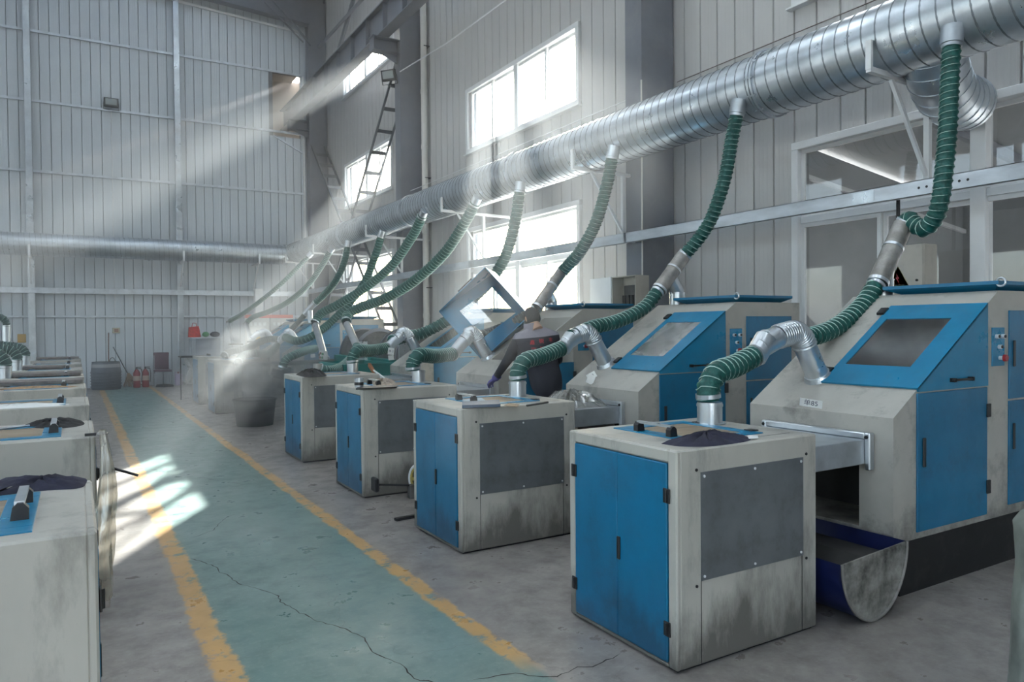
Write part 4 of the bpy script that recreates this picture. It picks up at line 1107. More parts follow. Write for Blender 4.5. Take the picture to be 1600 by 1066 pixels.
# ================================================================== BACK WALL CORNER
YB = WY - .12
tubb = empty('ribbed_tub', (.72, 23.65, 0), 0, 'grey black ribbed steel tub by the back wall at the end of the lane', 'tub')
MB().tube([(0, 0, z) for z in (0, .02, .5, .52, .78)], [.36, .37, .38, .375, .35], 36, caps=False).cyl((0, 0, 0), (0, 0, .02), .36, seg=36).build('tub_wall', mat('tub_steel', (.10, .11, .13), .5, .3, noise=.3), tubb)
rb = MB()
for z in (.08, .16, .24, .32, .40, .48): rb.tube([(.385 * math.cos(2 * PI * k / 32), .385 * math.sin(2 * PI * k / 32), z) for k in range(33)], .012, 6, caps=False)
rb.build('ribs', MATS['tub_steel'], tubb)
MB().cyl((0, 0, .60), (0, 0, .72), .366, .361, seg=36, caps=False).build('pale_band', mat('pale_band', (.34, .34, .34), .7), tubb)
MB().tube([(.15 + .07 * math.cos(PI * k / 8), -.3, .78 + .12 * math.sin(PI * k / 8)) for k in range(9)], .012, 6).build('handle', BLACK, tubb)
sv = empty('shovel', (.78, 23.72, .4), 0, 'brown wooden pole standing up out of the ribbed tub', 'shovel')
MB().cyl((0, 0, -.2), (.03, .2, 1.2), .016, seg=8).build('pole', mat('brown_wood', (.16, .07, .05), .6), sv); MB().box(-.1, .1, -.03, -.02, -.35, -.15).build('blade', DUST, sv)
STRAW = mat('straw', (.42, .27, .15), .9, noise=.4, nscale=30)
br = empty('broom', (1.25, 23.9, 0), 0, 'straw broom leaning on the back wall beside the ribbed tub', 'broom')
MB().cyl((.05, 0, .35), (-.32, .3, 1.18), .014, seg=8).build('handle', BLACK, br)
bh = MB(); r_ = random.Random(3)
for k in range(70):
    bh.cyl((.04 + r_.uniform(-.03, .03), 0, .42), (.12 + r_.uniform(-.22, .26), r_.uniform(-.1, .1), r_.uniform(.01, .06)), .006, .003, seg=4)
o = bh.build('straw', STRAW, br); tag(o, kind='stuff')
st = tag(MB().cyl((1.35, 23.8, .22), (1.75, 23.75, .02), .012, seg=8).build('stick', MATS['brown_wood']), 'short brown stick lying between the broom and the fire extinguishers', 'stick')
def extinguisher(x, y, lb):
    e = empty('fire_extinguisher', (x, y, 0), 0, lb, 'extinguisher', 'red fire extinguishers on the floor')
    MB().tube([(0, 0, z) for z in (0, .02, .42, .49, .53)], [.085, .095, .095, .06, .03], 20).build('cylinder', RED, e)
    MB().cyl((0, 0, .53), (0, 0, .58), .022, seg=10).box(-.02, .12, -.012, .012, .58, .60).box(-.02, .11, -.012, .012, .55, .565).build('valve', BLACK, e)
    MB().tube([(.03, 0, .56), (.12, 0, .54), (.14, 0, .40), (.12, 0, .15)], .012, 8).build('discharge_hose', BLACK, e)
    MB().cyl((0, 0, .20), (0, 0, .34), .0965, seg=20, caps=False).build('label_band', mat('label_cream', (.6, .5, .42), .6), e)
extinguisher(1.50, 23.75, 'red fire extinguisher by the back wall, left one of the pair')
extinguisher(1.73, 23.82, 'red fire extinguisher by the back wall, right one of the pair')
chm = mat('maroon_vinyl', (.10, .03, .06), .5, noise=.4, nscale=12)
c = empty('chair', (2.18, 23.75, 0), 0, 'maroon padded chair on steel legs against the back wall', 'chair')
MB().box(-.23, .23, -.24, .22, .44, .49, .02).build('seat', chm, c)
MB().box(-.22, .20, .19, .24, .50, 1.0, .02).build('backrest', chm, c)
for x in (-.2, .2):
    for y in (-.2, .2): MB().cyl((x, y, 0), (x, y, .45 if y < 0 else .92), .012, seg=8).build('leg', GALV, c)
def shoe(x, y, rz, lb):
    s = empty('shoe', (x, y, 0), rz, lb, 'shoe', 'black shoes under the chair')
    MB().tube([(-.13, 0, .035), (-.10, 0, .05), (0, 0, .045), (.10, 0, .035), (.14, 0, .025)], [.03, .05, .045, .045, .02], 12).build('upper', BLACK, s)
    MB().box(-.13, .14, -.042, .042, 0, .018, .008).build('sole', RAG, s)
shoe(2.10, 23.5, 2.6, 'black shoe under the maroon chair, left one'); shoe(2.30, 23.45, .3, 'black shoe under the maroon chair, right one')
j = empty('jug', (2.62, 23.9, 0), 0, 'lilac white plastic jug on the floor right of the maroon chair', 'jug')
MB().box(-.10, .10, -.08, .08, 0, .36, .03).build('body', mat('lilac_plastic', (.5, .42, .58), .4), j); MB().cyl((0, 0, .36), (0, 0, .41), .03, seg=12).build('cap', RED, j)
MB().tube([(-.09, 0, .33), (-.09, 0, .40), (0, 0, .40)], .012, 6).build('handle', MATS['lilac_plastic'], j)
bi = empty('bin', (2.45, 18.9, 0), 0, 'brown box bin wrapped in clear plastic at the far end of the row', 'bin')
MB().box(-.05, .40, -.25, .25, 0, .50, .02).build('bin_body', mat('brown_board', (.22, .18, .15), .8), bi)
for q, rz in ((-.28, 0), (.20, 0)): crumple('plastic_liner', PLAST2, bi, .7, .62, 22, 12, .04, (.15, q, 1.0), seed=int(q * 100) + 60)
MB().bar((-.35, -.28, 1.02), (.75, -.28, 1.02), .03, .03).bar((-.35, .25, 1.02), (.75, .25, 1.02), .03, .03).build('hanging_rod', BLACK, bi)
for x in (-.33, .72): MB().bar((x, -.02, 0), (x, -.02, 1.02), .025, .025).bar((x, -.28, 1.02), (x, .25, 1.02), .025, .025).build('rack_leg', BLACK, bi)
# shelf table with a red bag
tt = empty('side_table', (3.35, 23.75, 0), 0, 'small grey table by the back wall carrying a red bag', 'table')
MB().box(-.42, .46, -.3, .3, 1.40, 1.44, .005).build('table_top', GALVR, tt); MB().box(-.28, .40, -.25, -.23, .1, 1.40).build('front_panel', mat('grey_panel', (.38, .41, .46), .5), tt)
for x in (-.38, .42):
    for y in (-.26, .26): MB().box(x - .02, x + .02, y - .02, y + .02, 0, 1.40).build('leg', GALVR, tt)
rbag = empty('bag', (3.06, 23.65, 1.44), 0, 'red shopping bag on the small table by the back wall', 'bag')
MB().add([(-.18, -.1, 0), (.16, -.1, 0), (.16, .1, 0), (-.18, .1, 0), (-.16, -.05, .30), (.11, -.05, .33), (.11, .05, .33), (-.16, .05, .30)], [(0, 3, 2, 1), (4, 5, 6, 7), (0, 1, 5, 4), (1, 2, 6, 5), (2, 3, 7, 6), (3, 0, 4, 7)]).build('bag_body', mat('red_bag', (.60, .03, .02), .6, noise=.3, nscale=12), rbag)
MB().tube([(-.08, -.05, .31), (-.06, -.06, .42), (.03, -.06, .42), (.05, -.05, .32)], .010, 6).build('handle', MATS['red_bag'], rbag)
for x, m_, lb, w_ in ((3.36, mat('green_pack', (.12, .35, .14), .6), 'green packet next to the red bag on the small table', .07), (3.62, RAG, 'dark shoe lying on the small table right of the green packet', .10)):
    tag(MB().sphere((0, 0, 0), .1, 12, 8, (w_ / .07, .8, .8)).build('packet' if m_ is not RAG else 'shoe', m_, None, (x, 23.6, 1.52)), lb, 'packet' if m_ is not RAG else 'shoe')
# electric cabinets on the back wall
EC = mat('switchgear_cream', (.62, .60, .57), .45, noise=.06)
for k, (x0, x1) in enumerate(((4.62, 5.32), (5.34, 6.05))):
    e = empty('electric_cabinet', (x0, YB - .3, 0), 0, ('left' if k == 0 else 'right') + ' cream electric cabinet with a red top strip by the back corner', 'electric cabinet', 'electric cabinets')
    MB().box(0, x1 - x0, 0, .3, .1, 2.02, .006).build('body', EC, e); MB().box(-.01, x1 - x0 + .01, -.01, .3, 2.02, 2.12, .004).build('red_strip', mat('red_strip', (.62, .16, .12), .5), e)
    d = MB().box(.02, x1 - x0 - .02, -.012, 0, .14, 1.98, .003).build('door', EC, e)
    for q in range(4): MB().box(.08 + q * .14, .16 + q * .14, -.02, -.012, 1.78, 1.88).build('meter', PAPER, d)
    for q in range(3): MB().cyl((.10 + q * .2, -.012, 1.62), (.10 + q * .2, -.03, 1.62), .014, seg=8).build('lamp', BLACK, d)
    MB().box(0, x1 - x0, 0, .3, 0, .1).build('plinth', DARK, e)
    if k == 0:
        MB().add([(.22, -.016, .98 + .28), (.48, -.016, .98 + .28), (.35, -.016, 1.50)], [(0, 1, 2)]).build('warning_sign', mat('sign_yellow', (.75, .50, .03), .5), e)
wd = tag(MB().box(4.90, 5.14, WY - .35, WY - .1, 2.12, 2.95, .01).build('cable_riser', FRAME), 'white square riser rising from the electric cabinets on the back wall', 'duct')
# lamp, cable and socket on the back wall
def floodlight(loc, rot, lb):
    o = empty('floodlight', loc, 0, lb, 'floodlight', 'floodlights'); o.rotation_euler = rot
    MB().box(-.19, .19, -.02, .05, -.13, .13, .01).build('housing', BLACK, o)
    MB().box(-.145, .145, -.028, -.018, -.07, .10).build('lens', mat('lamp_lens', (.30, .34, .34), .25), o)
    MB().bar((-.2, .02, 0), (-.2, .02, -.2), .03, .01).bar((.2, .02, 0), (.2, .02, -.2), .03, .01).bar((-.2, .02, -.2), (.2, .02, -.2), .03, .01).build('yoke', BLACK, o)
floodlight((1.0, WY - .16, 8.28), (0, 0, 0), 'black framed floodlight mounted high on the back wall')
f = at(607, 118, X=6.5); floodlight(f, (.3, .0, -.9), 'black floodlight clamped to the bracket of the middle column')
tag(MB().tube([(1.0, WY - .03, 8.08), (1.0, WY - .03, 1.72)], .010, 6).build('cable', FRAME), 'pale cable hanging straight down the back wall from the floodlight', 'cable')
sk = empty('socket_box', (1.02, WY - .04, 1.66), 0, 'small brown and cream socket box under the hanging cable on the back wall', 'socket')
MB().box(-.10, .10, -.05, .03, -.08, .08, .01).build('case', mat('socket_cream', (.5, .48, .36), .5), sk); MB().box(-.05, .06, -.056, -.05, -.05, .05).build('cover', mat('socket_brown', (.25, .10, .05), .5), sk)
tag(MB().box(-.1, .1, -.02, 0, -.12, .12, .01).build('tag_plate', mat('ochre', (.5, .30, .06), .6), None, (at(34, 529, Y=WY))), 'small ochre plate on the back wall above the left hoses', 'plate')

# ================================================================== SWITCH BOXES ON THE WINDOW WALL
BX = mat('beige_enamel', (.45, .42, .37), .45, noise=.1, dirt=(.25, .2, .16), dirt_amt=.5, dirt_scale=5)
e = empty('electric_box', (6.80, 3.88, 1.80), 0, 'beige electric box with a yellow warning triangle above the nearest machine', 'electric box')
MB().box(0, .22, 0, .38, 0, .60, .008).build('case', BX, e)
d = MB().box(-.012, 0, .008, .372, .008, .592, .004).build('door', BX, e)
MB().cyl((-.012, .06, .26), (-.022, .06, .26), .012, seg=12).build('lock', BLACK, d)
MB().tube([(.08, .30, .60), (.08, .30, 1.08)], .018, 8).build('cable_gland', BLACK, e)
SY = mat('sign_yellow2', (.70, .48, .05), .45)
sg = MB().add([(-.0135, .365, .185), (-.0135, .125, .185), (-.0135, .245, .40)], [(0, 1, 2)]); sg.prism([(.365, .185), (.125, .185), (.245, .40)], -.0135, -.0125, 'X')
so_ = sg.build('warning_sign', SY, d)
bt = MB().prism([(.262, .335), (.232, .285), (.250, .285), (.235, .245), (.270, .295), (.250, .295)], -.0150, -.0138, 'X').build('bolt_symbol', RED, d)
text('sign_lettering', '有电危险', .036, mat('sign_ink', (.06, .05, .03), .6), d, (-.0148, .245, .212), (PI / 2, 0, -PI / 2), .0003)
bo = MB()
for (p, q) in (((.365, .185), (.125, .185)), ((.125, .185), (.245, .40)), ((.245, .40), (.365, .185))): bo.bar((-.0145, p[0], p[1]), (-.0145, q[0], q[1]), .004, .002, (0, 0, 1))
bo.build('sign_border', MATS['sign_ink'], d)
e = empty('switch_box', (6.45, 7.56, 1.62), 0, 'open beige switch box on the near column with wires inside', 'switch box')
MB().box(.20, .24, 0, .5, 0, .72).box(0, .20, 0, .012, 0, .72).box(0, .20, .488, .5, 0, .72).box(0, .20, .012, .488, 0, .012).box(0, .20, .012, .488, .708, .72).build('case', BX, e)
MB().box(.17, .19, .06, .44, .1, .6).build('breaker_plate', DUST, e)
for k in range(4): MB().box(.10, .17, .10 + .08 * k, .16 + .08 * k, .32, .46, .005).build('breaker', BLACK, e)
MB().box(-.02, .0, .50, .98, .0, .72).build('door', FRAME, e)
# ================================================================== THINGS ON THE CABINETS
TOP = 1.06
def cloth(name, m, pts, h, label, cat, fold=.02, seed=1, z=TOP, group=None):
    """a flattened crumpled cloth: outline (x, y) round a centre, puffed up"""
    r = random.Random(seed); n = len(pts); cx = sum(p[0] for p in pts) / n; cyy = sum(p[1] for p in pts) / n
    P_, _ = spline([(p[0], p[1], 0) for p in pts] + [(pts[0][0], pts[0][1], 0)], .02)
    vs = []; fs = []; K = 6; N = len(P_)
    for k in range(K + 1):
        s = k / K
        for i, p in enumerate(P_):
            e_ = 1 - s
            zz = z + .003 + h * (1 - e_ ** 2.5) * (.65 + .5 * math.sin(i * .9 + s * 5 + seed) * .5 + r.uniform(-.2, .2)) if k else z + .001
            vs.append((cx + (p.x - cx) * e_, cyy + (p.y - cyy) * e_, zz))
    for k in range(K):
        for i in range(N - 1): fs.append((k * N + i, k * N + i + 1, (k + 1) * N + i + 1, (k + 1) * N + i))
    return tag(MB().add(vs, fs, True).build(name, m), label, cat, group)
def Q(lst, z=TOP): return [tuple(at(x, y, Z=z))[:2] for x, y in lst]
cloth('cloth', RAG, Q([(1033, 694), (1062, 698), (1110, 698), (1168, 690), (1166, 683), (1130, 682), (1126, 676), (1085, 685), (1055, 688)]), .045, 'dark navy cloth folded on the front edge of the nearest cabinet', 'cloth', seed=2)
def sheet(name, lst, m, lb, cat, z=TOP + .006, th=.002):
    p = [tuple(at(x, y, Z=z))[:2] for x, y in lst]
    return tag(MB().prism(p, z, z + th, 'Z').build(name, m), lb, cat)
sheet('paper_scrap', [(1168, 681), (1184, 681), (1185, 685), (1170, 686)], PAPER, 'white paper scrap beside the navy cloth on the nearest cabinet', 'paper')
o = sheet('flat_box', [(722, 638), (782, 636), (780, 629), (722, 632)], mat('slate_blue_box', (.09, .13, .19), .5, noise=.2), 'flat slate blue box on the front edge of the second cabinet', 'box', th=.022)
sheet('paper_scrap', [(727, 629), (760, 627), (752, 622), (722, 625)], mat('pale_blue_sheet', (.32, .42, .5), .6), 'pale blue sheet behind the flat slate blue box', 'paper')
tag(MB().cyl(at(823, 634, Z=TOP + .012), at(856, 629, Z=TOP + .012), .008, seg=8).build('file_tool', DUST), 'dark hand file lying near the hose collar of the second cabinet', 'file')
sheet('cardboard_scrap', [(788, 634), (808, 636), (812, 632), (795, 630)], mat('cardboard', (.35, .26, .17), .8), 'brown cardboard scrap at the middle of the second cabinet', 'cardboard')
def cup(p, lb):
    c = empty('metal_cup', p, 0, lb, 'cup')
    MB().cyl((0, 0, 0), (0, 0, .09), .042, .045, seg=18, caps=False).cyl((0, 0, 0), (0, 0, .004), .042, seg=18).build('cup_wall', PIPE, c)
    MB().cyl((0, 0, .02), (0, 0, .05), .0455, seg=18, caps=False).build('band', BLACK, c)
cup(at(561, 605, Z=TOP + .012), 'shiny metal cup with a dark band on the third cabinet')
sheet('tray', [(556, 609), (620, 606), (622, 603), (560, 605)], BLACK, 'thin black tray along the front of the third cabinet', 'tray', th=.010)
cloth('cloth', mat('stained_cloth', (.40, .33, .27), .9, noise=.5, nscale=20), Q([(583, 604), (612, 603), (618, 598), (600, 595), (582, 598)]), .055, 'stained beige cloth bundle on the third cabinet tray', 'cloth', seed=5)
cloth('cloth', RAGB, Q([(462, 586), (480, 590), (505, 589), (510, 586), (498, 582), (478, 581)]), .075, 'black rags heaped on the fourth cabinet', 'cloth', seed=7)
cloth('plastic_heap', PLAST, [(3.60, 5.04), (3.98, 5.05), (4.02, 5.40), (3.95, 5.62), (3.66, 5.60), (3.56, 5.35)], .13, 'crumpled dusty plastic heaped on the flat duct behind the second cabinet', 'plastic', seed=9, z=.955)
# left row
cloth('cloth', RAG, Q([(-20, 778), (60, 768), (120, 764), (134, 757), (128, 747), (60, 749), (-20, 756)]), .035, 'long navy cloth lying across the far edge of the nearest left cabinet', 'cloth', seed=11)
cloth('cloth', RAGB, Q([(33, 668), (70, 670), (105, 669), (131, 664), (125, 657), (100, 654), (60, 658), (42, 663)]), .03, 'crumpled black cloth on the second left cabinet', 'cloth', seed=12)
tag(MB().cyl(at(-15, 672, Z=TOP + .012), at(46, 665, Z=TOP + .012), .006, seg=8).build('rod', GALV), 'thin steel rod pointing to the black cloth on the second left cabinet', 'rod')
def heapsheet(n, cx, cy_, lb, m_, s):
    cloth('papers', m_, [(cx - .35, cy_ - .1), (cx + .25, cy_ - .12), (cx + .32, cy_ + .08), (cx - .3, cy_ + .12)], .025, lb, 'papers', seed=s)
heapsheet(0, -.42, 6.9, 'pale papers and cloth strips on the third left cabinet', PAPER, 21)
heapsheet(1, -.35, 9.05, 'brown gloves lying on the fourth left cabinet', STRAW, 22)
BRD = mat('dusty_board', (.20, .175, .165), .85, noise=.4, nscale=10)
for k, (y, x0, x1, z0, dz, lb) in enumerate(((9.5, -1.15, .06, TOP + .012, .05, 'dusty grey board across the fourth left cabinet'), (11.2, -1.2, .05, TOP + .012, .06, 'dusty grey board across the fifth left cabinet'),
                                     (13.5, -1.0, -.15, TOP + .012, .05, 'dusty board with torn plastic on the sixth left cabinet'), (18.0, -1.05, .05, TOP + .012, .07, 'thick dusty board on the farthest left cabinet'))):
    b = MB(); b.box(0, x1 - x0, 0, .42, 0, .035, .004); o = tag(b.build('board', BRD, None, (x0, y, z0)), lb, 'board', 'boards on the left cabinets')
# plastic bag hanging off the second left cabinet
bg_ = empty('plastic_bag', (.118, 4.66, .98), 0, 'clear dirty plastic bag hanging from the corner of the second left cabinet', 'bag')
r_ = random.Random(5); vs = []; fs = []; NZ, NK = 26, 28
for j in range(NZ + 1):
    v = j / NZ; wv = .028 + .075 * math.sin(min(1, v * 1.15) * PI * .62) ** 1.2 if v < .93 else .055
    for k in range(NK):
        t = 2 * PI * k / NK; fd = 1 + .16 * math.sin(5 * t + v * 6) + .10 * math.sin(9 * t - v * 11) + r_.uniform(-.05, .05)
        vs.append((wv * fd * math.cos(t) * .55 + .02 * math.sin(v * 6), wv * fd * math.sin(t) * 1.4, .12 - v * .98))
for j in range(NZ):
    for k in range(NK): fs.append((j * NK + k, j * NK + (k + 1) % NK, (j + 1) * NK + (k + 1) % NK, (j + 1) * NK + k))
MB().add(vs, fs, True).build('film', two_sided_glass('bag_film', (.88, .86, .80), refl=.5, dirt=.62, dcol=(.60, .54, .44), rough=.2), bg_)
MB().tube([(.028 * math.cos(2 * PI * k / 10), .04 * math.sin(2 * PI * k / 10), .10) for k in range(11)], .006, 6, caps=False).build('tied_neck', PLAST, bg_)
MB().box(-.085, -.03, -.01, .01, .09, .105).build('hook', BLACK, bg_)
tag(MB().cyl((.14, 4.86, .86), (.30, 4.80, .80), .008, seg=8).build('peg', BLACK), 'black peg sticking out of the second left cabinet above the bag', 'peg')
# left: vertical pipes with a black hose bend, seen at the frame edge
for k, (x, y) in enumerate(((-1.28, 16.6), (-1.18, 17.6))):
    o = empty('upright_pipe', (x, y, 0), 0, ('nearer' if k == 0 else 'farther') + ' upright silver pipe at the left edge of the hall', 'pipe', 'upright pipes on the left')
    MB().cyl((0, 0, 0), (0, 0, 1.75), .07, seg=18).build('pipe', PIPE, o); MB().cyl((0, 0, 0), (0, 0, .02), .14, seg=18).build('foot', GALV, o)
LH = mat('dark_green_hose', (.012, .06, .055), .5, noise=.4, nscale=22, bump=.4, bscale=50)
for k, (x, y) in enumerate(((-1.28, 16.6), (-1.18, 17.6))):
    hose([Vector((x, y, 1.74)), Vector((x - .01, y, 1.86)), Vector((x - .12, y, 1.95)), Vector((x - .45, y, 1.97)), Vector((x - .9, y, 1.9))], ('nearer' if k == 0 else 'farther') + ' dark hose bending off the top of an upright pipe at the left', r=.07, cloth=LH, group='dark hoses on the left')
lefts = [(8.80, 'dark green hose arching off the fourth left cabinet'), (10.95, 'dark green hose arching off the fifth left cabinet'), (13.1, 'dark green hose arching off the sixth left cabinet'), (15.3, 'dark green hose arching off the seventh left cabinet')]
for y, lb in lefts:
    s = Vector((.09 - .86, y + .25, TOP + .12))
    hose([s, s + Vector((0, 0, .09)), s + Vector((-.08, .03, .19)), s + Vector((-.28, .06, .23)), s + Vector((-.55, .1, .26)), s + Vector((-.9, .15, .30))], lb, r=.074, cloth=LH, group='dark hoses on the left')

# ================================================================== FLOOR CLUTTER
wh = empty('pulley_wheel', (2.86, 6.55, .17), 0, 'yellow and white spoked wheel standing behind the second cabinet', 'wheel')
wh.rotation_euler = (0, 0, .35)
YW = mat('wheel_yellow', (.55, .42, .10), .5, noise=.3, nscale=14)
MB().tube([(0, .15 * math.cos(2 * PI * k / 28), .15 * math.sin(2 * PI * k / 28)) for k in range(29)], .018, 8, caps=False).build('tyre', FRAME, wh)
w2 = MB().cyl((-.012, 0, 0), (.012, 0, 0), .04, seg=14)
for k in range(5):
    t = 2 * PI * k / 5; w2.bar((0, 0, 0), (0, .14 * math.cos(t), .14 * math.sin(t)), .03, .012, (1, 0, 0))
w2.build('spokes', YW, wh)
rg = MB().tube([(0, .13 * math.cos(2 * PI * k / 28), .13 * math.sin(2 * PI * k / 28)) for k in range(29)], .014, 8, caps=False).build('rim', YW, wh)
ft = empty('foot_lever', (2.45, 6.62, 0), 0, 'black foot lever bar with a square pedal beside the third cabinet', 'lever')
q0 = ft.location
MB().bar((-.02, .02, .16), (.36, -.05, .12), .018, .018).build('bar', BLACK, ft); MB().box(-.05, -.01, -.06, .06, .10, .23, .01).build('pedal', BLACK, ft); MB().box(.30, .38, -.09, .0, 0, .13, .005).build('pivot', DUST, ft)
tag(MB().bar(at(618, 812, Z=.012), at(650, 806, Z=.012), .05, .022).build('metal_scrap', BLACK), 'black metal strip on the floor between the second and third cabinets', 'scrap')
# blue half drum under the nearest machine
hd_ = empty('half_drum', (3.80, 2.44, 0), 0, 'blue half drum with a dirty cracked end under the nearest machine', 'drum')
n = 24; R1, HH = .30, .365
U = [(R1 * math.cos(PI + PI * k / n), HH + (HH - .004) * math.sin(PI + PI * k / n) + .03 * math.cos(PI + PI * k / n)* (1 if math.cos(PI + PI * k / n) > 0 else .2)) for k in range(n + 1)]
vs = [(x, y, z) for y in (0, .80) for x, z in U]; N = len(U)
MB().add(vs, [(i, i + 1, N + i + 1, N + i) for i in range(N - 1)], True).build('drum_shell', mat('deep_blue_plastic', (.008, .014, .07), .4, noise=.3), hd_)
MB().prism([(x, z) for x, z in U], -.004, .006, 'Y').build('drum_end', mat('dirty_drum_end', (.36, .35, .32), .8, noise=.6, nscale=7, col2=(.04, .036, .032), bump=.5, bscale=20), hd_)
MB().tube([(x, -.006, z) for x, z in U], .009, 6).build('drum_rim', GALV_D, hd_)
MB().prism([(-.27, .28), (0, .335), (.27, .31), (.20, .12), (0, .03), (-.20, .12)], .02, .76, 'Y').build('dust_fill', DARK, hd_)
# draped thing at the right edge
dr = empty('draped_post', (3.02, 1.27, 0), 0, 'grey green cloth draped stand at the right edge of the picture', 'stand')
r_ = random.Random(8); vs = []; fs = []; NZ, NK = 30, 32
for jz in range(NZ + 1):
    v = jz / NZ; z = .985 * (1 - v) + .01
    wv = (.085 + .02 * v) * min(1, (v * 14 + .15)) ** .5 * (1 - .10 * math.exp(-((v - .22) / .12) ** 2)) + .035 * max(0, v - .55)
    for k in range(NK):
        t = 2 * PI * k / NK; fd = 1 + .07 * math.sin(4 * t + v * 3) + .05 * math.sin(11 * t - v * 5) * v + r_.uniform(-.01, .01)
        vs.append((wv * 2.0 * fd * math.cos(t), wv * fd * math.sin(t), z))
for jz in range(NZ):
    for k in range(NK): fs.append((jz * NK + k, jz * NK + (k + 1) % NK, (jz + 1) * NK + (k + 1) % NK, (jz + 1) * NK + k))
fs.append(tuple(range(NK)))
MB().add(vs, fs, True).build('drape', mat('grey_green_cloth', (.17, .185, .165), .8, noise=.4, nscale=4, bump=.2, bscale=18), dr)
MB().cyl((0, 0, 0), (0, 0, .97), .03, seg=12).build('post', GALV, dr)

# paper tags wired to the elbows
def note(p, rot, w_, h, scribble, lb, s=.03):
    o = empty('paper_tag', p, 0, lb, 'paper tag', 'paper tags'); o.rotation_euler = rot
    MB().box(-w_ / 2, w_ / 2, -.0008, .0008, -h / 2, h / 2).build('paper', PAPER, o)
    if scribble: text('handwriting', scribble, s, mat('pen_ink', (.05, .05, .08), .6), o, (0, -.0012, 0), (PI / 2, 0, 0), .0002)
cz = -_yaw
note(Vector((4.13, 3.10, 1.135)), (.25, .12, cz - .55), .14, .055, '单85', 'paper tag with handwriting under the elbow of the nearest machine', .045)
note(Vector((4.19, 5.55, 1.185)), (-.3, -.5, cz), .09, .06, '平3', 'crumpled white paper tag at the elbow foot of the second machine', .03)
note(Vector((4.15, 5.51, 1.155)), (-.2, .4, cz), .07, .09, '', 'torn lower paper tag at the elbow foot of the second machine', .03)
note(at(611, 549, X=3.88), (0, .1, cz), .09, .10, '单 2', 'white paper tag hanging under the elbow beside the teal tank', .04)
note(at(611, 559, X=3.90), (0, -.1, cz), .08, .07, '', 'cream lower tag hanging beside the teal tank', .03)
note(at(491, 548, X=3.9), (0, .2, cz), .09, .07, '', 'white tag left of the push button box', .03)
note(at(489, 556, X=3.9), (0, -.1, cz), .09, .07, '', 'cream tag below the white one left of the push button box', .03)

# ================================================================== THE WORKER
JK = bpy.data.materials.new('work_jacket'); JK.use_nodes = True
t = JK.node_tree; n = t.nodes; L = t.links; b = n['Principled BSDF']; b.inputs['Roughness'].default_value = .85
tc = n.new('ShaderNodeTexCoord'); sp_ = n.new('ShaderNodeSeparateXYZ'); L.new(tc.outputs['Object'], sp_.inputs[0])
dot = n.new('ShaderNodeMath'); dot.operation = 'MULTIPLY_ADD'; dot.inputs[1].default_value = -.10; L.new(sp_.outputs['X'], dot.inputs[0]); L.new(sp_.outputs['Z'], dot.inputs[2])
mr = n.new('ShaderNodeMath'); mr.operation = 'GREATER_THAN'; mr.inputs[1].default_value = 1.553; L.new(dot.outputs[0], mr.inputs[0])
mx = n.new('ShaderNodeMix'); mx.data_type = 'RGBA'; L.new(mr.outputs[0], mx.inputs[0]); mx.inputs[6].default_value = (.022, .022, .034, 1); mx.inputs[7].default_value = (.27, .25, .29, 1)
L.new(mx.outputs[2], b.inputs['Base Color'])
nz = n.new('ShaderNodeTexNoise'); nz.inputs['Scale'].default_value = 9; L.new(tc.outputs['Object'], nz.inputs['Vector'])
bp = n.new('ShaderNodeBump'); bp.inputs['Strength'].default_value = .5; bp.inputs['Distance'].default_value = .03; L.new(nz.outputs['Fac'], bp.inputs['Height']); L.new(bp.outputs[0], b.inputs['Normal'])
SKIN = mat('skin', (.45, .27, .19), .5, noise=.08)
HAIR = mat('black_hair', (.012, .010, .010), .6, noise=.3, nscale=40, bump=.4, bscale=80)
GLOVE = mat('violet_glove', (.10, .09, .34), .7, noise=.3, nscale=25, bump=.2, bscale=60)
TROU = mat('dark_trousers', (.02, .02, .028), .9, noise=.2)
def skin(name, joints, edges, m, parent, sub=2, root=0):
    me = bpy.data.meshes.new(name); me.from_pydata([tuple(j[0]) for j in joints], edges, []); me.materials.append(m)
    o = link(name, me, parent)
    o.modifiers.new('s', 'SKIN'); md = o.modifiers.new('d', 'SUBSURF'); md.levels = sub; md.render_levels = sub
    for i, j in enumerate(joints):
        r = j[1]; me.skin_vertices[0].data[i].radius = (r, r) if not hasattr(r, '__len__') else r
        me.skin_vertices[0].data[i].use_root = (i == root)
    dg = bpy.context.evaluated_depsgraph_get(); nm = bpy.data.meshes.new_from_object(o.evaluated_get(dg))
    for p in nm.polygons: p.use_smooth = True
    o.modifiers.clear(); o.data = nm
    return o
WK = Vector((4.20, 6.45, 0))
wk = empty('person', WK, 0, 'worker in a dark jacket with red lettering and violet gloves, reaching into the open machine', 'person')
def rel(p): return Vector(p) - WK
fwd = Vector((.35, .94, 0)).normalized(); rt = Vector((.94, -.35, 0))
hip = Vector((.03, -.10, 1.0)); waist = Vector((.02, -.05, 1.17)); chest = Vector((-.01, .0, 1.36)); upper = Vector((-.03, .03, 1.54)); neck = Vector((-.085, .05, 1.655))
shL = upper - rt * .185 + Vector((0, 0, -.02)); shR = upper + rt * .185 + Vector((0, 0, .0))
hL = rel(at(764, 602, Y=7.12)); wL = rel(at(774, 591, Y=7.02)); eL = rel(at(795, 560, Y=6.75))
eR = shR + fwd * .12 + rt * .08 + Vector((0, 0, -.27)); wR = eR + fwd * .26 + Vector((-.06, 0, .02))
J = [(hip, (.20, .16)), (waist, (.205, .15)), (chest, (.215, .14)), (upper, (.185, .11)), (neck, .066),
     (shL, .082), (eL, .058), (wL, .040), (shR, .082), (eR, .058), (wR, .040),
     (hip + rt * .10 + Vector((0, 0, -.12)), .11), (hip - rt * .10 + Vector((0, 0, -.12)), .11)]
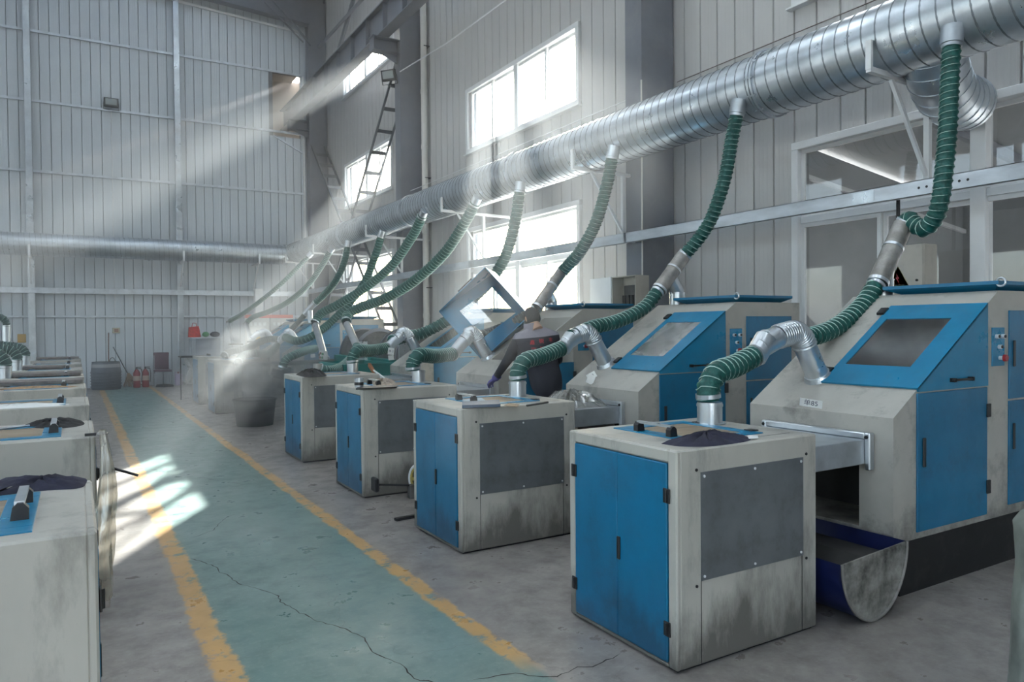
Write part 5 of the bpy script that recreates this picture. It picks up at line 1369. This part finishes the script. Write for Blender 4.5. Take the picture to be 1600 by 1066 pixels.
Ed = [(0, 1), (1, 2), (2, 3), (3, 4), (3, 5), (5, 6), (6, 7), (3, 8), (8, 9), (9, 10), (0, 11), (0, 12)]
jk = skin('jacket', J, Ed, JK, wk)
for s, nm_ in ((1, 'r'), (-1, 'l')):
    h0 = hip + rt * .10 * s + Vector((0, 0, -.05)); kn = Vector((h0.x + fwd.x * .04, h0.y + fwd.y * .04, .52)); an = Vector((h0.x - .0, h0.y - .02, .10))
    skin('trouser_leg', [(h0, .105), (kn, .072), (an, .055)], [(0, 1), (1, 2)], TROU, wk)
    MB().tube([an + fwd * -.07 + Vector((0, 0, -.05)), an + Vector((0, 0, -.05)), an + fwd * .12 + Vector((0, 0, -.06)), an + fwd * .17 + Vector((0, 0, -.07))], [.04, .05, .045, .025], 12).build('shoe', BLACK, wk)
# head, looking down and forward into the machine
hc = rel(at(831, 498, Y=6.53))
look = Vector((-.05, .93, -.34)).normalized()
hx = look.cross(Vector((0, 0, 1))).normalized(); hz_ = hx.cross(look)
HM = Matrix(((hx.x, look.x, hz_.x, hc.x), (hx.y, look.y, hz_.y, hc.y), (hx.z, look.z, hz_.z, hc.z), (0, 0, 0, 1)))
def head_mesh():
    b = MB(); b.sphere((0, 0, 0), .1, 28, 20)
    out = []
    for v in b.v:
        x, y, z = v
        x *= .76; y *= .95; z *= 1.18
        if z < -.03: x *= 1 + (z + .03) * 3.0; y = y * (1 + (z + .03) * 1.5) + (-(z + .03)) * .15   # jaw narrows forward
        out.append((x, y, z))
    b.v = out
    b.sphere((0, .098, -.012), .016, 10, 8, (.8, 1.1, 1.5))        # nose
    b.sphere((0, .086, -.058), .015, 10, 6, (1.5, .6, .5))         # mouth
    for s in (-1, 1):
        b.sphere((s * .078, -.005, -.005), .026, 10, 8, (.35, .7, 1.2))      # ears
    b.cyl((0, -.015, -.05), (.0, -.055, -.15), .052, .060, seg=16)
    b.v = [tuple(HM @ Vector(v)) for v in b.v]
    return b
hd_o = head_mesh().build('head', SKIN, wk)
hb_ = MB(); hb_.sphere((0, 0, 0), .104, 28, 20)
vv = []; r_ = random.Random(2)
for (x, y, z) in hb_.v:
    k = 1 + r_.uniform(-.012, .02)
    x *= .80 * k; y *= 1.0 * k; z *= 1.21 * k
    if y > .045 and z < .055: y = .045 + (y - .045) * .2; x *= .85; z = z * .8
    if z < -.055: z = -.055 + (z + .055) * .15; x *= .9; y *= .85
    vv.append((x, y, z))
hb_.v = [tuple(HM @ Vector(v)) for v in vv]
hb_.build('hair', HAIR, hd_o)
for s in (-1, 1):
    MB().sphere(HM @ Vector((s * .03, .086, .012)), .011, 10, 8).build('eye', PAPER, hd_o)
MB().tube([neck + Vector((0, 0, -.03)), neck + Vector((-.005, .005, .035))], [.078, .070], 18, caps=False).build('collar', mat('grey_collar', (.27, .25, .29), .85), wk)
# gloved hands
def hand(wr, hd, side, curl):
    d = (hd - wr).normalized(); up = Vector((0, 0, 1)); s = d.cross(up).normalized() * side; nrm = s.cross(d) * side
    J_ = [(wr - d * .02, .034), (wr + d * .03, (.034, .026)), (wr + d * .085, (.040, .022))]
    E_ = [(0, 1), (1, 2)]
    g = skin('glove', J_, E_, GLOVE, wk)
    cuff = MB().tube([wr - d * .05, wr + d * .01], [.046, .040], 16, caps=False).build('cuff', GLOVE, g)
    base = wr + d * .085
    for k, (off, ln) in enumerate(((-.030, .062), (-.010, .074), (.011, .070), (.031, .054))):
        a = base + s * off - d * .015; q = [a, a + d * ln * .4, a + d * ln * .75 - nrm * curl * .5, a + d * ln * .9 - nrm * curl * 1.4]
        pp, _ = spline(q, .008); MB().tube(pp, [.0105 - .003 * i / len(pp) for i in range(len(pp))], 10).sphere(pp[-1], .0078, 8, 6).build('finger', GLOVE, g)
    a = wr + d * .035 - s * .028; q = [a, a - s * .03 + d * .02 - nrm * .008, a - s * .035 + d * .055 - nrm * .02]
    pp, _ = spline(q, .008); MB().tube(pp, [.013 - .004 * i / len(pp) for i in range(len(pp))], 10).sphere(pp[-1], .0092, 8, 6).build('thumb', GLOVE, g)
hand(wL, hL, 1, .022)
hand(wR, wR + fwd * .1 + Vector((0, 0, -.02)), -1, .03)
# lettering across the back, laid on the cloth
from mathutils.bvhtree import BVHTree
bv = BVHTree.FromPolygons([v.co + WK for v in jk.data.vertices], [p.vertices[:] for p in jk.data.polygons])
REDP = mat('red_print', (.55, .02, .03), .7)
def on_back(x, y):
    o_ = Vector((0, 0, CAM_H)); d_ = ray(x, y).normalized(); h = bv.ray_cast(o_, d_)
    return h[0], h[1]
for s_, x, y, sz in (('鑫', 832, 536, .054), ('锐', 846, 534, .054), ('丰', 860, 532, .054), ('XIN', 834, 545, .030), ('RUI', 847, 543.5, .030), ('FENG', 861, 542, .030)):
    p, nn = on_back(x, y)
    if p is None: continue
    if nn.dot(ray(x, y)) > 0: nn = -nn
    q = nn.to_track_quat('Z', 'Y').to_euler()
    M3 = Matrix.Identity(3); zax = nn; xax = Vector((0, 0, 1)).cross(zax).normalized(); yax = zax.cross(xax)
    rot = Matrix((xax, yax, zax)).transposed().to_euler()
    text('back_lettering', s_, sz, REDP, wk, p - WK + nn * .006, rot, .001)
